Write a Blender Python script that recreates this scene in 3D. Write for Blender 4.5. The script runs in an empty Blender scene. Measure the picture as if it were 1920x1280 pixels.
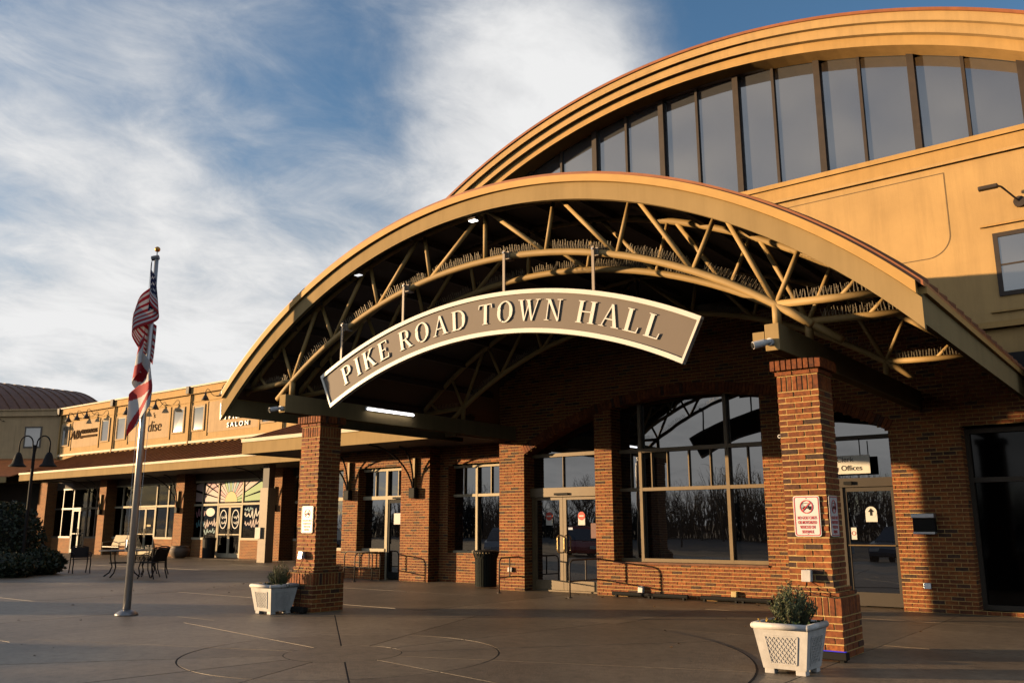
import bpy, bmesh, math, random
from mathutils import Vector, Matrix
import numpy as np
random.seed(7)
PI = math.pi
R = math.radians
sc = bpy.context.scene
col = sc.collection

# ------------------------------------------------------------------ camera
def make_camera():
    f, pit, roll, al = 1632.04, R(11.9686), R(.155), R(52.453)
    F = Vector((-math.cos(al), math.sin(al), 0)); Rt = Vector((math.sin(al), math.cos(al), 0)); Z = Vector((0, 0, 1))
    fwd = F * math.cos(pit) + Z * math.sin(pit); up = Z * math.cos(pit) - F * math.sin(pit)
    r2 = Rt * math.cos(roll) - up * math.sin(roll); u2 = Rt * math.sin(roll) + up * math.cos(roll)
    cd = bpy.data.cameras.new('camera'); cd.sensor_width = 36; cd.lens = f / 1920 * 36; cd.clip_end = 3000; cd.clip_start = .05
    co = bpy.data.objects.new('camera', cd); col.objects.link(co)
    m = Matrix((r2, u2, -fwd)).transposed().to_4x4(); m.translation = (0, 0, 1.42); co.matrix_world = m
    sc.camera = co
make_camera()

# ------------------------------------------------------------------ sky, sun, exposure
SUN = Vector((.848, .530, -.0835)).normalized()          # direction the light travels
def make_world():
    w = bpy.data.worlds.new('World'); sc.world = w; w.use_nodes = True
    nt = w.node_tree; nt.nodes.clear(); N = nt.nodes.new; Lk = nt.links.new
    sky = N('ShaderNodeTexSky'); sky.sky_type = 'NISHITA'; sky.sun_disc = False
    sky.sun_elevation = R(4.8); sky.sun_rotation = math.atan2(-SUN.x, -SUN.y)
    sky.air_density = 1.0; sky.dust_density = .6; sky.ozone_density = 2.0
    tc = N('ShaderNodeTexCoord'); sep = N('ShaderNodeSeparateXYZ'); Lk(tc.outputs['Generated'], sep.inputs[0])
    def m(op, a, b=None, c=None):
        n = N('ShaderNodeMath'); n.operation = op
        for i, v in enumerate((a, b, c)):
            if v is None: continue
            if isinstance(v, (int, float)): n.inputs[i].default_value = v
            else: Lk(v, n.inputs[i])
        return n.outputs[0]
    zc = m('ADD', m('MAXIMUM', sep.outputs[2], 0.0), .17)
    comb = N('ShaderNodeCombineXYZ'); Lk(m('DIVIDE', sep.outputs[0], zc), comb.inputs[0]); Lk(m('DIVIDE', sep.outputs[1], zc), comb.inputs[1])
    def noise(scale, detail, rough, dist, off):
        mp = N('ShaderNodeMapping'); mp.inputs['Location'].default_value = off; mp.inputs['Rotation'].default_value = (0, 0, .9); mp.inputs['Scale'].default_value = (1.0, .8, 1)
        Lk(comb.outputs[0], mp.inputs[0])
        n = N('ShaderNodeTexNoise'); n.inputs['Scale'].default_value = scale; n.inputs['Detail'].default_value = detail
        n.inputs['Roughness'].default_value = rough; n.inputs['Distortion'].default_value = dist
        Lk(mp.outputs[0], n.inputs['Vector']); return n.outputs['Fac']
    n1 = noise(.62, 8, .52, .25, (3.1, 1.7, 0)); n2 = noise(2.3, 9, .58, .35, (7.3, 4.2, 0))
    n3 = noise(5.5, 10, .66, .5, (1.9, 8.8, 0))
    v = m('ADD', m('ADD', m('MULTIPLY', n1, .50), m('MULTIPLY', n2, .29)), m('MULTIPLY', n3, .21))
    # cloud masses and clear gaps that stand at given places in the sky
    def blob(d, spread, amt):
        d = Vector(d).normalized()
        dp = N('ShaderNodeVectorMath'); dp.operation = 'DOT_PRODUCT'; dp.inputs[1].default_value = d
        Lk(tc.outputs['Generated'], dp.inputs[0])
        a = m('SUBTRACT', dp.outputs['Value'], 1.0)
        return m('MULTIPLY', m('POWER', 2.718, m('DIVIDE', a, spread)), amt)
    for d, s_, a in BLOBS: v = m('ADD', v, blob(d, s_, a))
    # haze of thin cloud thickens towards the horizon
    v = m('ADD', v, m('MULTIPLY', m('POWER', m('SUBTRACT', 1.0, m('MAXIMUM', sep.outputs[2], 0.0)), 5.0), .13))
    rp = N('ShaderNodeValToRGB'); rp.color_ramp.interpolation = 'EASE'
    rp.color_ramp.elements[0].position = .385; rp.color_ramp.elements[1].position = .68
    Lk(v, rp.inputs[0])
    shade = N('ShaderNodeValToRGB'); shade.color_ramp.elements[0].position = .48; shade.color_ramp.elements[1].position = .84
    shade.color_ramp.elements[0].color = (3.6, 3.85, 4.3, 1); shade.color_ramp.elements[1].color = (9.6, 9.6, 9.6, 1)
    Lk(m('ADD', v, m('ADD', m('MULTIPLY', n2, .14), m('MULTIPLY', n3, .10))), shade.inputs[0])
    tint = N('ShaderNodeMix'); tint.data_type = 'RGBA'; tint.blend_type = 'MULTIPLY'; tint.inputs[0].default_value = 1
    Lk(sky.outputs[0], tint.inputs[6]); tint.inputs[7].default_value = SKYTINT
    mix = N('ShaderNodeMix'); mix.data_type = 'RGBA'
    Lk(rp.outputs[0], mix.inputs[0]); Lk(tint.outputs[2], mix.inputs[6]); Lk(shade.outputs[0], mix.inputs[7])
    bg = N('ShaderNodeBackground'); bg.inputs[1].default_value = SKYSTR; Lk(mix.outputs[2], bg.inputs[0])
    out = N('ShaderNodeOutputWorld'); Lk(bg.outputs[0], out.inputs[0])
SKYTINT = (2.1, 2.55, 3.0, 1); SKYSTR = .05
BLOBS = [((-.479, .729, .489), .007, .19), ((-.559, .719, .413), .010, .14), ((-.675, .575, .462), .008, -.14), ((-.747, .536, .394), .005, -.08), ((-.181, .835, .519), .02, -.22), ((-.833, .324, .448), .02, -.03), ((-.848, .489, .204), .035, .19), ((-.45, -.80, .38), .10, .12)]
make_world()
sl = bpy.data.lights.new('sun', 'SUN'); sl.energy = 5.0; sl.angle = R(.55); sl.color = (1.0, .70, .39)
so = bpy.data.objects.new('sun', sl); col.objects.link(so); so.rotation_euler = SUN.to_track_quat('-Z', 'Y').to_euler(); so.location = (-40, -25, 30)
vs = sc.view_settings; vs.view_transform = 'Standard'; vs.look = 'None'; vs.exposure = .84; vs.gamma = 1; vs.use_curve_mapping = False
cy = sc.cycles; cy.max_bounces = 6; cy.diffuse_bounces = 0; cy.glossy_bounces = 4; cy.transparent_max_bounces = 8
cy.caustics_reflective = False; cy.caustics_refractive = False; cy.use_denoising = True; cy.sample_clamp_indirect = 4

# ------------------------------------------------------------------ materials
MATS = {}
def M(name, c, rough=.6, var=.12, scale=6, bump=0, metal=0, c2=None, bscale=None, spec=None, detail=4, stretch=None, streak=0, tone=0, spots=0):
    if name in MATS: return MATS[name]
    mt = bpy.data.materials.new(name); mt.use_nodes = True; nt = mt.node_tree; b = nt.nodes['Principled BSDF']
    b.inputs['Roughness'].default_value = rough; b.inputs['Metallic'].default_value = metal
    if spec is not None: b.inputs['Specular IOR Level'].default_value = spec
    N = nt.nodes.new; Lk = nt.links.new
    geo = N('ShaderNodeNewGeometry'); vec = geo.outputs['Position']
    if stretch:
        mp = N('ShaderNodeMapping'); mp.inputs['Scale'].default_value = stretch; Lk(vec, mp.inputs[0]); vec = mp.outputs[0]
    n = N('ShaderNodeTexNoise'); n.inputs['Scale'].default_value = scale; n.inputs['Detail'].default_value = detail; n.inputs['Roughness'].default_value = .6
    Lk(vec, n.inputs['Vector'])
    mx = N('ShaderNodeMix'); mx.data_type = 'RGBA'
    a = c2 if c2 else tuple(max(0, v * (1 - var * 1.6)) for v in c); d = c if c2 else tuple(min(1, v * (1 + var)) for v in c)
    mx.inputs[6].default_value = (*a, 1); mx.inputs[7].default_value = (*d, 1)
    rp = N('ShaderNodeValToRGB'); rp.color_ramp.elements[0].position = .3; rp.color_ramp.elements[1].position = .7
    Lk(n.outputs['Fac'], rp.inputs[0]); Lk(rp.outputs[0], mx.inputs[0]); last = mx.outputs[2]
    def mult(fac_out, lo, hi, p0=.3, p1=.7):
        nonlocal last
        r_ = N('ShaderNodeValToRGB'); r_.color_ramp.elements[0].position = p0; r_.color_ramp.elements[1].position = p1
        r_.color_ramp.elements[0].color = (lo, lo, lo, 1); r_.color_ramp.elements[1].color = (hi, hi, hi, 1); Lk(fac_out, r_.inputs[0])
        q = N('ShaderNodeMix'); q.data_type = 'RGBA'; q.blend_type = 'MULTIPLY'; q.inputs[0].default_value = 1; Lk(last, q.inputs[6]); Lk(r_.outputs[0], q.inputs[7]); last = q.outputs[2]
    if streak:
        mp2 = N('ShaderNodeMapping'); mp2.inputs['Scale'].default_value = (2.2, 2.2, .16); Lk(geo.outputs['Position'], mp2.inputs[0])
        n2 = N('ShaderNodeTexNoise'); n2.inputs['Scale'].default_value = 2.2; n2.inputs['Detail'].default_value = 7; n2.inputs['Roughness'].default_value = .68; Lk(mp2.outputs[0], n2.inputs['Vector']); mult(n2.outputs['Fac'], 1 - streak, 1.03, .32, .55)
    if tone:
        oi = N('ShaderNodeObjectInfo'); mult(oi.outputs['Random'], 1 - tone, 1 + tone, 0, 1)
    if spots:
        n4 = N('ShaderNodeTexNoise'); n4.inputs['Scale'].default_value = 7; n4.inputs['Detail'].default_value = 10; n4.inputs['Roughness'].default_value = .75; Lk(geo.outputs['Position'], n4.inputs['Vector']); mult(n4.outputs['Fac'], 1 - spots, 1.06, .34, .56)
        vo = N('ShaderNodeTexVoronoi'); vo.inputs['Scale'].default_value = 1.6; Lk(geo.outputs['Position'], vo.inputs['Vector']); mult(vo.outputs['Distance'], .42, 1, .02, .05)
    Lk(last, b.inputs['Base Color'])
    if bump:
        nb = N('ShaderNodeTexNoise'); nb.inputs['Scale'].default_value = bscale or scale * 8; nb.inputs['Detail'].default_value = 5
        Lk(vec, nb.inputs['Vector'])
        bp = N('ShaderNodeBump'); bp.inputs['Strength'].default_value = bump; bp.inputs['Distance'].default_value = .01
        Lk(nb.outputs['Fac'], bp.inputs['Height']); Lk(bp.outputs[0], b.inputs['Normal'])
    MATS[name] = mt; return mt

def brick_mat():
    mt = bpy.data.materials.new('brick'); mt.use_nodes = True; nt = mt.node_tree; b = nt.nodes['Principled BSDF']; N = nt.nodes.new; Lk = nt.links.new
    oi = N('ShaderNodeObjectInfo'); at = N('ShaderNodeAttribute'); at.attribute_name = 'rnd'
    ad = N('ShaderNodeMath'); ad.operation = 'ADD'; Lk(oi.outputs['Random'], ad.inputs[0]); Lk(at.outputs['Fac'], ad.inputs[1])
    fr = N('ShaderNodeMath'); fr.operation = 'FRACT'; Lk(ad.outputs[0], fr.inputs[0])
    rp = N('ShaderNodeValToRGB'); e = rp.color_ramp.elements
    e[0].position = 0; e[0].color = (.07, .03, .016, 1); e[1].position = 1; e[1].color = (.36, .108, .022, 1)
    for p, c in ((.08, (.09, .04, .022, 1)), (.12, (.19, .053, .013, 1)), (.45, (.26, .072, .015, 1)), (.8, (.305, .09, .018, 1))):
        x = e.new(p); x.color = c
    Lk(fr.outputs[0], rp.inputs[0])
    geo = N('ShaderNodeNewGeometry')
    n = N('ShaderNodeTexNoise'); n.inputs['Scale'].default_value = 24; n.inputs['Detail'].default_value = 6; Lk(geo.outputs['Position'], n.inputs['Vector'])
    r2 = N('ShaderNodeValToRGB'); r2.color_ramp.elements[0].position = .32; r2.color_ramp.elements[0].color = (.5, .45, .42, 1); r2.color_ramp.elements[1].position = .62; r2.color_ramp.elements[1].color = (1.08, 1.05, 1.0, 1)
    Lk(n.outputs['Fac'], r2.inputs[0])
    mx = N('ShaderNodeMix'); mx.data_type = 'RGBA'; mx.blend_type = 'MULTIPLY'; mx.inputs[0].default_value = 1
    Lk(rp.outputs[0], mx.inputs[6]); Lk(r2.outputs[0], mx.inputs[7])
    ng = N('ShaderNodeTexNoise'); ng.inputs['Scale'].default_value = 1.7; ng.inputs['Detail'].default_value = 8; ng.inputs['Roughness'].default_value = .7; Lk(geo.outputs['Position'], ng.inputs['Vector'])
    rg = N('ShaderNodeValToRGB'); rg.color_ramp.elements[0].position = .34; rg.color_ramp.elements[0].color = (.62, .58, .55, 1); rg.color_ramp.elements[1].position = .60; rg.color_ramp.elements[1].color = (1.08, 1.08, 1.1, 1); Lk(ng.outputs['Fac'], rg.inputs[0])
    m3 = N('ShaderNodeMix'); m3.data_type = 'RGBA'; m3.blend_type = 'MULTIPLY'; m3.inputs[0].default_value = 1; Lk(mx.outputs[2], m3.inputs[6]); Lk(rg.outputs[0], m3.inputs[7]); Lk(m3.outputs[2], b.inputs['Base Color'])
    b.inputs['Roughness'].default_value = .82
    bp = N('ShaderNodeBump'); bp.inputs['Strength'].default_value = .5; bp.inputs['Distance'].default_value = .006
    n3 = N('ShaderNodeTexNoise'); n3.inputs['Scale'].default_value = 90; n3.inputs['Detail'].default_value = 4; Lk(geo.outputs['Position'], n3.inputs['Vector'])
    Lk(n3.outputs['Fac'], bp.inputs['Height']); Lk(bp.outputs[0], b.inputs['Normal'])
    return mt
BRICK = brick_mat()
MORTAR = M('mortar', (.56, .36, .13), .9, .15, 20, .3)
def brick_far_mat():
    mt = bpy.data.materials.new('brick_far'); mt.use_nodes = True; nt = mt.node_tree; b = nt.nodes['Principled BSDF']; N = nt.nodes.new; Lk = nt.links.new
    geo = N('ShaderNodeNewGeometry'); sp = N('ShaderNodeSeparateXYZ'); Lk(geo.outputs['Position'], sp.inputs[0])
    ad = N('ShaderNodeMath'); ad.operation = 'ADD'; Lk(sp.outputs[0], ad.inputs[0]); Lk(sp.outputs[1], ad.inputs[1])
    cb = N('ShaderNodeCombineXYZ'); Lk(ad.outputs[0], cb.inputs[0]); Lk(sp.outputs[2], cb.inputs[1])
    t = N('ShaderNodeTexBrick'); t.inputs['Scale'].default_value = 1; t.inputs['Brick Width'].default_value = .203; t.inputs['Row Height'].default_value = .0677; t.inputs['Mortar Size'].default_value = .006
    t.inputs['Color1'].default_value = (.29, .085, .018, 1); t.inputs['Color2'].default_value = (.16, .05, .014, 1); t.inputs['Mortar'].default_value = (.5, .32, .12, 1)
    Lk(cb.outputs[0], t.inputs['Vector']); Lk(t.outputs['Color'], b.inputs['Base Color']); b.inputs['Roughness'].default_value = .85
    return mt
BRICKFAR = brick_far_mat()

def glass_mat(name, tint, ior, rough=.015, wav=0.0):
    mt = bpy.data.materials.new(name); mt.use_nodes = True; nt = mt.node_tree; b = nt.nodes['Principled BSDF']
    b.inputs['Base Color'].default_value = (*tint, 1); b.inputs['Roughness'].default_value = rough; b.inputs['IOR'].default_value = ior
    if wav:
        N = nt.nodes.new; geo = N('ShaderNodeNewGeometry'); n = N('ShaderNodeTexNoise'); n.inputs['Scale'].default_value = .9; n.inputs['Detail'].default_value = 2
        nt.links.new(geo.outputs['Position'], n.inputs['Vector'])
        bp = N('ShaderNodeBump'); bp.inputs['Strength'].default_value = wav; bp.inputs['Distance'].default_value = .02
        nt.links.new(n.outputs['Fac'], bp.inputs['Height']); nt.links.new(bp.outputs[0], b.inputs['Normal'])
    return mt
GLASS = glass_mat('tinted_glass', (.003, .003, .004), 2.5, .01, .10)
GLASS_DK = glass_mat('shaded_glass', (.002, .002, .002), 1.3, .05)
GLASS_UP = glass_mat('clerestory_glass', (.07, .07, .074), 3.0, .06, .1)
def clear_glass():
    mt = bpy.data.materials.new('clear_glass'); mt.use_nodes = True; nt = mt.node_tree; nt.nodes.clear(); N = nt.nodes.new; Lk = nt.links.new
    tr = N('ShaderNodeBsdfTransparent'); tr.inputs[0].default_value = (.85, .87, .86, 1); gl = N('ShaderNodeBsdfGlossy'); gl.inputs['Roughness'].default_value = .02
    fr = N('ShaderNodeFresnel'); fr.inputs[0].default_value = 1.28; mx = N('ShaderNodeMixShader'); out = N('ShaderNodeOutputMaterial')
    Lk(fr.outputs[0], mx.inputs[0]); Lk(tr.outputs[0], mx.inputs[1]); Lk(gl.outputs[0], mx.inputs[2]); Lk(mx.outputs[0], out.inputs[0]); return mt
GCLEAR = clear_glass()
def emit(name, c, s):
    mt = bpy.data.materials.new(name); mt.use_nodes = True; b = mt.node_tree.nodes['Principled BSDF']
    b.inputs['Base Color'].default_value = (*c, 1); b.inputs['Emission Color'].default_value = (*c, 1); b.inputs['Emission Strength'].default_value = s; return mt
def leaf_mat(name, c, c2):
    mt = bpy.data.materials.new(name); mt.use_nodes = True; nt = mt.node_tree; b = nt.nodes['Principled BSDF']; N = nt.nodes.new
    at = N('ShaderNodeAttribute'); at.attribute_name = 'rnd'; mx = N('ShaderNodeMix'); mx.data_type = 'RGBA'
    mx.inputs[6].default_value = (*c, 1); mx.inputs[7].default_value = (*c2, 1); nt.links.new(at.outputs['Fac'], mx.inputs[0]); nt.links.new(mx.outputs[2], b.inputs['Base Color'])
    b.inputs['Roughness'].default_value = .6; return mt
STUCCO = M('stucco', (.54, .33, .128), .9, .07, 1.1, .55, bscale=70, detail=8, streak=.10)
STUCCO_P = M('stucco_panel', (.52, .345, .18), .88, .06, 1.5, .4, bscale=70, streak=.12)
STUCCO_G = M('stucco_trim', (.52, .30, .098), .85, .07, 2, .35, bscale=70, streak=.09)
FASCIA = M('fascia_paint', (.36, .245, .112), .9, .05, 1.2, streak=.10, spec=.12)
TRIM = M('trim_metal', (.55, .31, .085), .7, .06, 3)
TRIMW = M('cream_gutter', (.66, .54, .37), .7, .04, 3)
ROOF = M('roof_metal', (.34, .112, .034), .45, .12, 2.0, streak=.2, tone=.08)
TUBE = M('truss_paint', (.38, .24, .085), .65, .06, 5)
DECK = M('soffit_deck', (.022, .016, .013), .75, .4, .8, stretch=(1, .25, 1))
DARKBROWN = M('dark_bronze', (.045, .028, .017), .65, .15, 5)
BRONZE = M('tan_aluminium', (.22, .15, .075), .42, .08, 6)
IVORY = M('ivory_frame', (.52, .42, .27), .7, .05, 6)
BLACK = M('black_metal', (.013, .012, .011), .7, .1, 10, spec=.2)
STEEL = M('brushed_steel', (.42, .42, .43), .32, .06, 14, metal=.85)
WHITE = M('white_paint', (.74, .70, .66), .5, .05, 6)
PLASTIC = M('white_plastic', (.56, .52, .48), .55, .09, 9, .08, streak=.16)
CONC = M('concrete', (.31, .232, .155), .5, .2, .42, .5, c2=(.15, .11, .074), bscale=45, detail=11, tone=.16, spots=.34)
JOINT = M('joint_filler', (.014, .011, .009), .9, .2, 8)
ASPHALT = M('asphalt', (.05, .05, .052), .85, .2, 3, .4, bscale=50)
SIGNP = M('sign_panel', (.165, .125, .093), .7, .03, 2)
SIGNW = M('sign_cream', (.74, .68, .58), .4, .03, 5)

# ------------------------------------------------------------------ mesh helpers
class MB:
    def __init__(s): s.v = []; s.f = []; s.r = []; s.cur = 0.0
    def quad(s, a, b, c, d): i = len(s.v); s.v += [a, b, c, d]; s.f.append((i, i + 1, i + 2, i + 3)); s.r.append(s.cur); return s
    def poly(s, pts): i = len(s.v); s.v += list(pts); s.f.append(tuple(range(i, i + len(pts)))); s.r.append(s.cur); return s
    def box(s, x0, x1, y0, y1, z0, z1):
        i = len(s.v)
        s.v += [(x0, y0, z0), (x1, y0, z0), (x1, y1, z0), (x0, y1, z0), (x0, y0, z1), (x1, y0, z1), (x1, y1, z1), (x0, y1, z1)]
        for q in ((0, 3, 2, 1), (4, 5, 6, 7), (0, 1, 5, 4), (1, 2, 6, 5), (2, 3, 7, 6), (3, 0, 4, 7)): s.f.append(tuple(i + k for k in q)); s.r.append(s.cur)
        return s
    def hexa(s, p):
        i = len(s.v); s.v += [tuple(q) for q in p]
        for q in ((0, 3, 2, 1), (4, 5, 6, 7), (0, 1, 5, 4), (1, 2, 6, 5), (2, 3, 7, 6), (3, 0, 4, 7)): s.f.append(tuple(i + k for k in q)); s.r.append(s.cur)
        return s
    def tube(s, pts, r, n=8, cap=True):
        pts = [Vector(p) for p in pts]; rs = r if isinstance(r, (list, tuple)) else [r] * len(pts)
        base = len(s.v); prev = None
        for k, p in enumerate(pts):
            t = (pts[min(k + 1, len(pts) - 1)] - pts[max(k - 1, 0)])
            t = t.normalized() if t.length > 1e-9 else Vector((0, 0, 1))
            if prev is None:
                a = Vector((0, 0, 1)) if abs(t.z) < .9 else Vector((1, 0, 0)); u = t.cross(a).normalized()
            else:
                u = prev - t * prev.dot(t); u = u.normalized() if u.length > 1e-6 else t.orthogonal().normalized()
            prev = u; w = t.cross(u)
            for j in range(n):
                a = 2 * PI * j / n; q = p + (u * math.cos(a) + w * math.sin(a)) * rs[k]; s.v.append(tuple(q))
        for k in range(len(pts) - 1):
            for j in range(n):
                a = base + k * n + j; b = base + k * n + (j + 1) % n; s.f.append((a, b, b + n, a + n)); s.r.append(s.cur)
        if cap:
            s.f.append(tuple(base + j for j in range(n - 1, -1, -1))); s.r.append(s.cur)
            e = base + (len(pts) - 1) * n; s.f.append(tuple(e + j for j in range(n))); s.r.append(s.cur)
        return s
    def lathe(s, c, prof, n=20):
        base = len(s.v)
        for r, z in prof:
            for j in range(n): a = 2 * PI * j / n; s.v.append((c[0] + r * math.cos(a), c[1] + r * math.sin(a), c[2] + z))
        for k in range(len(prof) - 1):
            for j in range(n):
                a = base + k * n + j; b = base + k * n + (j + 1) % n; s.f.append((a, b, b + n, a + n)); s.r.append(s.cur)
        s.f.append(tuple(base + j for j in range(n - 1, -1, -1))); s.r.append(s.cur)
        e = base + (len(prof) - 1) * n; s.f.append(tuple(e + j for j in range(n))); s.r.append(s.cur); return s
    def arc(s, cx, cz, R0, R1, y0, y1, xh=None, a0=None, a1=None, n=40):
        """ring segment standing in an XZ plane, from y0 to y1; cut vertical at cx +- xh or at angles a0..a1 (from +z towards +x)"""
        rows = []
        for k in range(n + 1):
            t = k / n
            pr = []
            for Rr in (R0, R1):
                if xh is not None: A = math.asin(min(1, xh / Rr)); a = -A + 2 * A * t
                else: a = a0 + (a1 - a0) * t
                pr.append((cx + Rr * math.sin(a), cz + Rr * math.cos(a)))
            rows.append(pr)
        base = len(s.v)
        for (i, o) in rows: s.v += [(i[0], y0, i[1]), (o[0], y0, o[1]), (o[0], y1, o[1]), (i[0], y1, i[1])]
        for k in range(n):
            p = base + 4 * k; q = p + 4
            for j in range(4): s.f.append((p + j, q + j, q + (j + 1) % 4, p + (j + 1) % 4)); s.r.append(s.cur)
        s.f.append((base, base + 1, base + 2, base + 3)); s.f.append(tuple(base + 4 * n + j for j in (3, 2, 1, 0))); s.r += [s.cur] * 2
        return s
    def mesh(s, name):
        me = bpy.data.meshes.new(name); me.from_pydata(s.v, [], s.f)
        if any(s.r):
            at = me.attributes.new('rnd', 'FLOAT', 'FACE'); at.data.foreach_set('value', np.array(s.r, dtype=np.float32))
        return me
    def build(s, name, mat, parent=None, smooth=False, bevel=0):
        me = s.mesh(name)
        bm = bmesh.new(); bm.from_mesh(me); bmesh.ops.recalc_face_normals(bm, faces=bm.faces); bm.to_mesh(me); bm.free()
        return link(name, me, mat, parent, smooth, bevel)
def link(name, me, mat, parent=None, smooth=False, bevel=0):
    if mat is not None and not me.materials: me.materials.append(mat)
    if smooth: me.polygons.foreach_set('use_smooth', [True] * len(me.polygons))
    o = bpy.data.objects.new(name, me); col.objects.link(o)
    if parent is not None: setp(o, parent)
    if bevel:
        b = o.modifiers.new('bevel', 'BEVEL'); b.width = bevel; b.segments = 2; b.limit_method = 'ANGLE'; b.angle_limit = R(40)
    return o
def wmat(o):
    m = o.matrix_basis.copy()
    return (wmat(o.parent) @ o.matrix_parent_inverse @ m) if o.parent else m
def setp(o, parent):
    o.parent = parent; o.matrix_parent_inverse = wmat(parent).inverted()
def tag(o, label=None, cat=None, group=None, kind=None):
    if label: o['label'] = label
    if cat: o['category'] = cat
    if group: o['group'] = group
    if kind: o['kind'] = kind
    return o
def thing(name, loc, label, cat, group=None, rz=0):
    o = bpy.data.objects.new(name, None); col.objects.link(o); o.location = loc; o.rotation_euler = (0, 0, rz); o.empty_display_size = .2
    return tag(o, label, cat, group)
def copy_tree(o, parent=None):
    c = o.copy(); col.objects.link(c)
    if parent is not None: c.parent = parent
    for ch in o.children: copy_tree(ch, c)
    return c
TEXTS = []
def text(name, body, size, loc, mat, parent=None, ext=.004, align='CENTER', shear=0, rot=(PI / 2, 0, 0), sx=1, offset=0):
    cu = bpy.data.curves.new(name, 'FONT'); cu.body = body; cu.size = size; cu.extrude = ext; cu.align_x = align; cu.shear = shear; cu.offset = offset
    cu.materials.append(mat); o = bpy.data.objects.new(name, cu); col.objects.link(o); o.location = loc; o.rotation_euler = rot; o.scale = (sx, 1, 1); TEXTS.append(o)
    if parent is not None: setp(o, parent)
    return o
CRS = .0677
def lay_bricks(bk, mo, org, u, nrm, z0, z1, spans, mod=.203, proud=.0065):
    """running-bond brickwork on a wall: org + t*u, facing nrm; spans(zmid) -> [(t0,t1)]"""
    org = Vector(org); u = Vector(u); nrm = Vector(nrm); k = 0; z = z0
    P = lambda t, zz, d: tuple(org + u * t + nrm * d + Vector((0, 0, zz)))
    while z < z1 - .01:
        zt = min(z + CRS, z1)
        for (a, b) in spans((z + zt) / 2):
            if b - a < .02: continue
            mo.quad(P(a, z, 0), P(b, z, 0), P(b, zt, 0), P(a, zt, 0))
            t = math.floor(a / mod) * mod - (mod / 2 if k % 2 else 0)
            while t < b:
                p, q = max(t, a), min(t + mod, b)
                if q - p > .025:
                    g = .0062; d = proud + random.uniform(-.002, .002); bk.cur = random.random() * .98 + .01
                    a0, a1, c0, c1 = p + (g if p > a + 1e-6 else 0.0), q - (g if q < b - 1e-6 else 0.0), z + g, zt - g
                    A, B, C, D = P(a0, c0, d), P(a1, c0, d), P(a1, c1, d), P(a0, c1, d)
                    E_, F_, G_, H_ = P(a0, c0, 0), P(a1, c0, 0), P(a1, c1, 0), P(a0, c1, 0)
                    bk.quad(A, B, C, D); bk.quad(E_, F_, B, A); bk.quad(D, C, G_, H_); bk.quad(E_, A, D, H_); bk.quad(B, F_, G_, C)
                t += mod
        z = zt; k += 1

# ================================================================== GROUND
g = MB(); g.quad((-900, -900, -.15), (900, -900, -.15), (900, 900, -.15), (-900, 900, -.15)); tag(g.build('ground', ASPHALT), kind='structure')
PX0, PX1, PY0, PY1 = -64.0, 12.0, -4.0, 27.0
g = MB(); g.box(PX0, PX1, PY0, PY1, -.14, -.022); pav = tag(g.build('pavement', JOINT), kind='structure')
def slab_box(x0, x1, y0, y1):
    b = MB(); gp = .007; b.box(x0 + gp, x1 - gp, y0 + gp, y1 - gp, -.021, random.uniform(-.0015, .0015)); return b
xs = [PX0 + 3.8 * i for i in range(21)]; ys = [PY0 + 3.1 * i for i in range(11)]
for i in range(len(xs) - 1):
    for j in range(len(ys) - 1): slab_box(xs[i], xs[i + 1], ys[j], ys[j + 1]).build('slab', CONC, pav)
CX, CY = -7.9, 7.1
def sector(r0, r1, a0, a1, z):
    b = MB(); gp = .010; n = max(3, int((a1 - a0) * r1 / .12)); top = []
    def ring(r, d): return [(CX + r * math.cos(a0 + d + (a1 - a0 - 2 * d) * k / n), CY + r * math.sin(a0 + d + (a1 - a0 - 2 * d) * k / n)) for k in range(n + 1)]
    o = ring(r1 - gp, gp / r1); i = ring(r0 + gp, gp / max(r0, .3))
    for k in range(n):
        b.quad((*i[k], z), (*o[k], z), (*o[k + 1], z), (*i[k + 1], z))
        b.quad((*o[k], z), (*o[k], z - .004), (*o[k + 1], z - .004), (*o[k + 1], z)); b.quad((*i[k + 1], z), (*i[k + 1], z - .004), (*i[k], z - .004), (*i[k], z))
    b.quad((*i[0], z), (*i[0], z - .004), (*o[0], z - .004), (*o[0], z)); b.quad((*o[n], z), (*o[n], z - .004), (*i[n], z - .004), (*i[n], z))
    return b
b = MB(); b.poly([(CX + 4.565 * math.cos(2 * PI * k / 96), CY + 4.565 * math.sin(2 * PI * k / 96), .0045) for k in range(96)]); b.build('joint_bed', JOINT, pav)
b = MB(); b.poly([(CX + .66 * math.cos(2 * PI * k / 40), CY + .66 * math.sin(2 * PI * k / 40), .0085) for k in range(40)]); b.build('slab', CONC, pav)
for r0, r1, n in ((.66, 1.78, 12), (1.78, 4.55, 12)):
    for k in range(n): sector(r0, r1, R(20) + 2 * PI * k / n, R(20) + 2 * PI * (k + 1) / n, .0085 + random.uniform(-.001, .001)).build('slab', CONC, pav)

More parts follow.
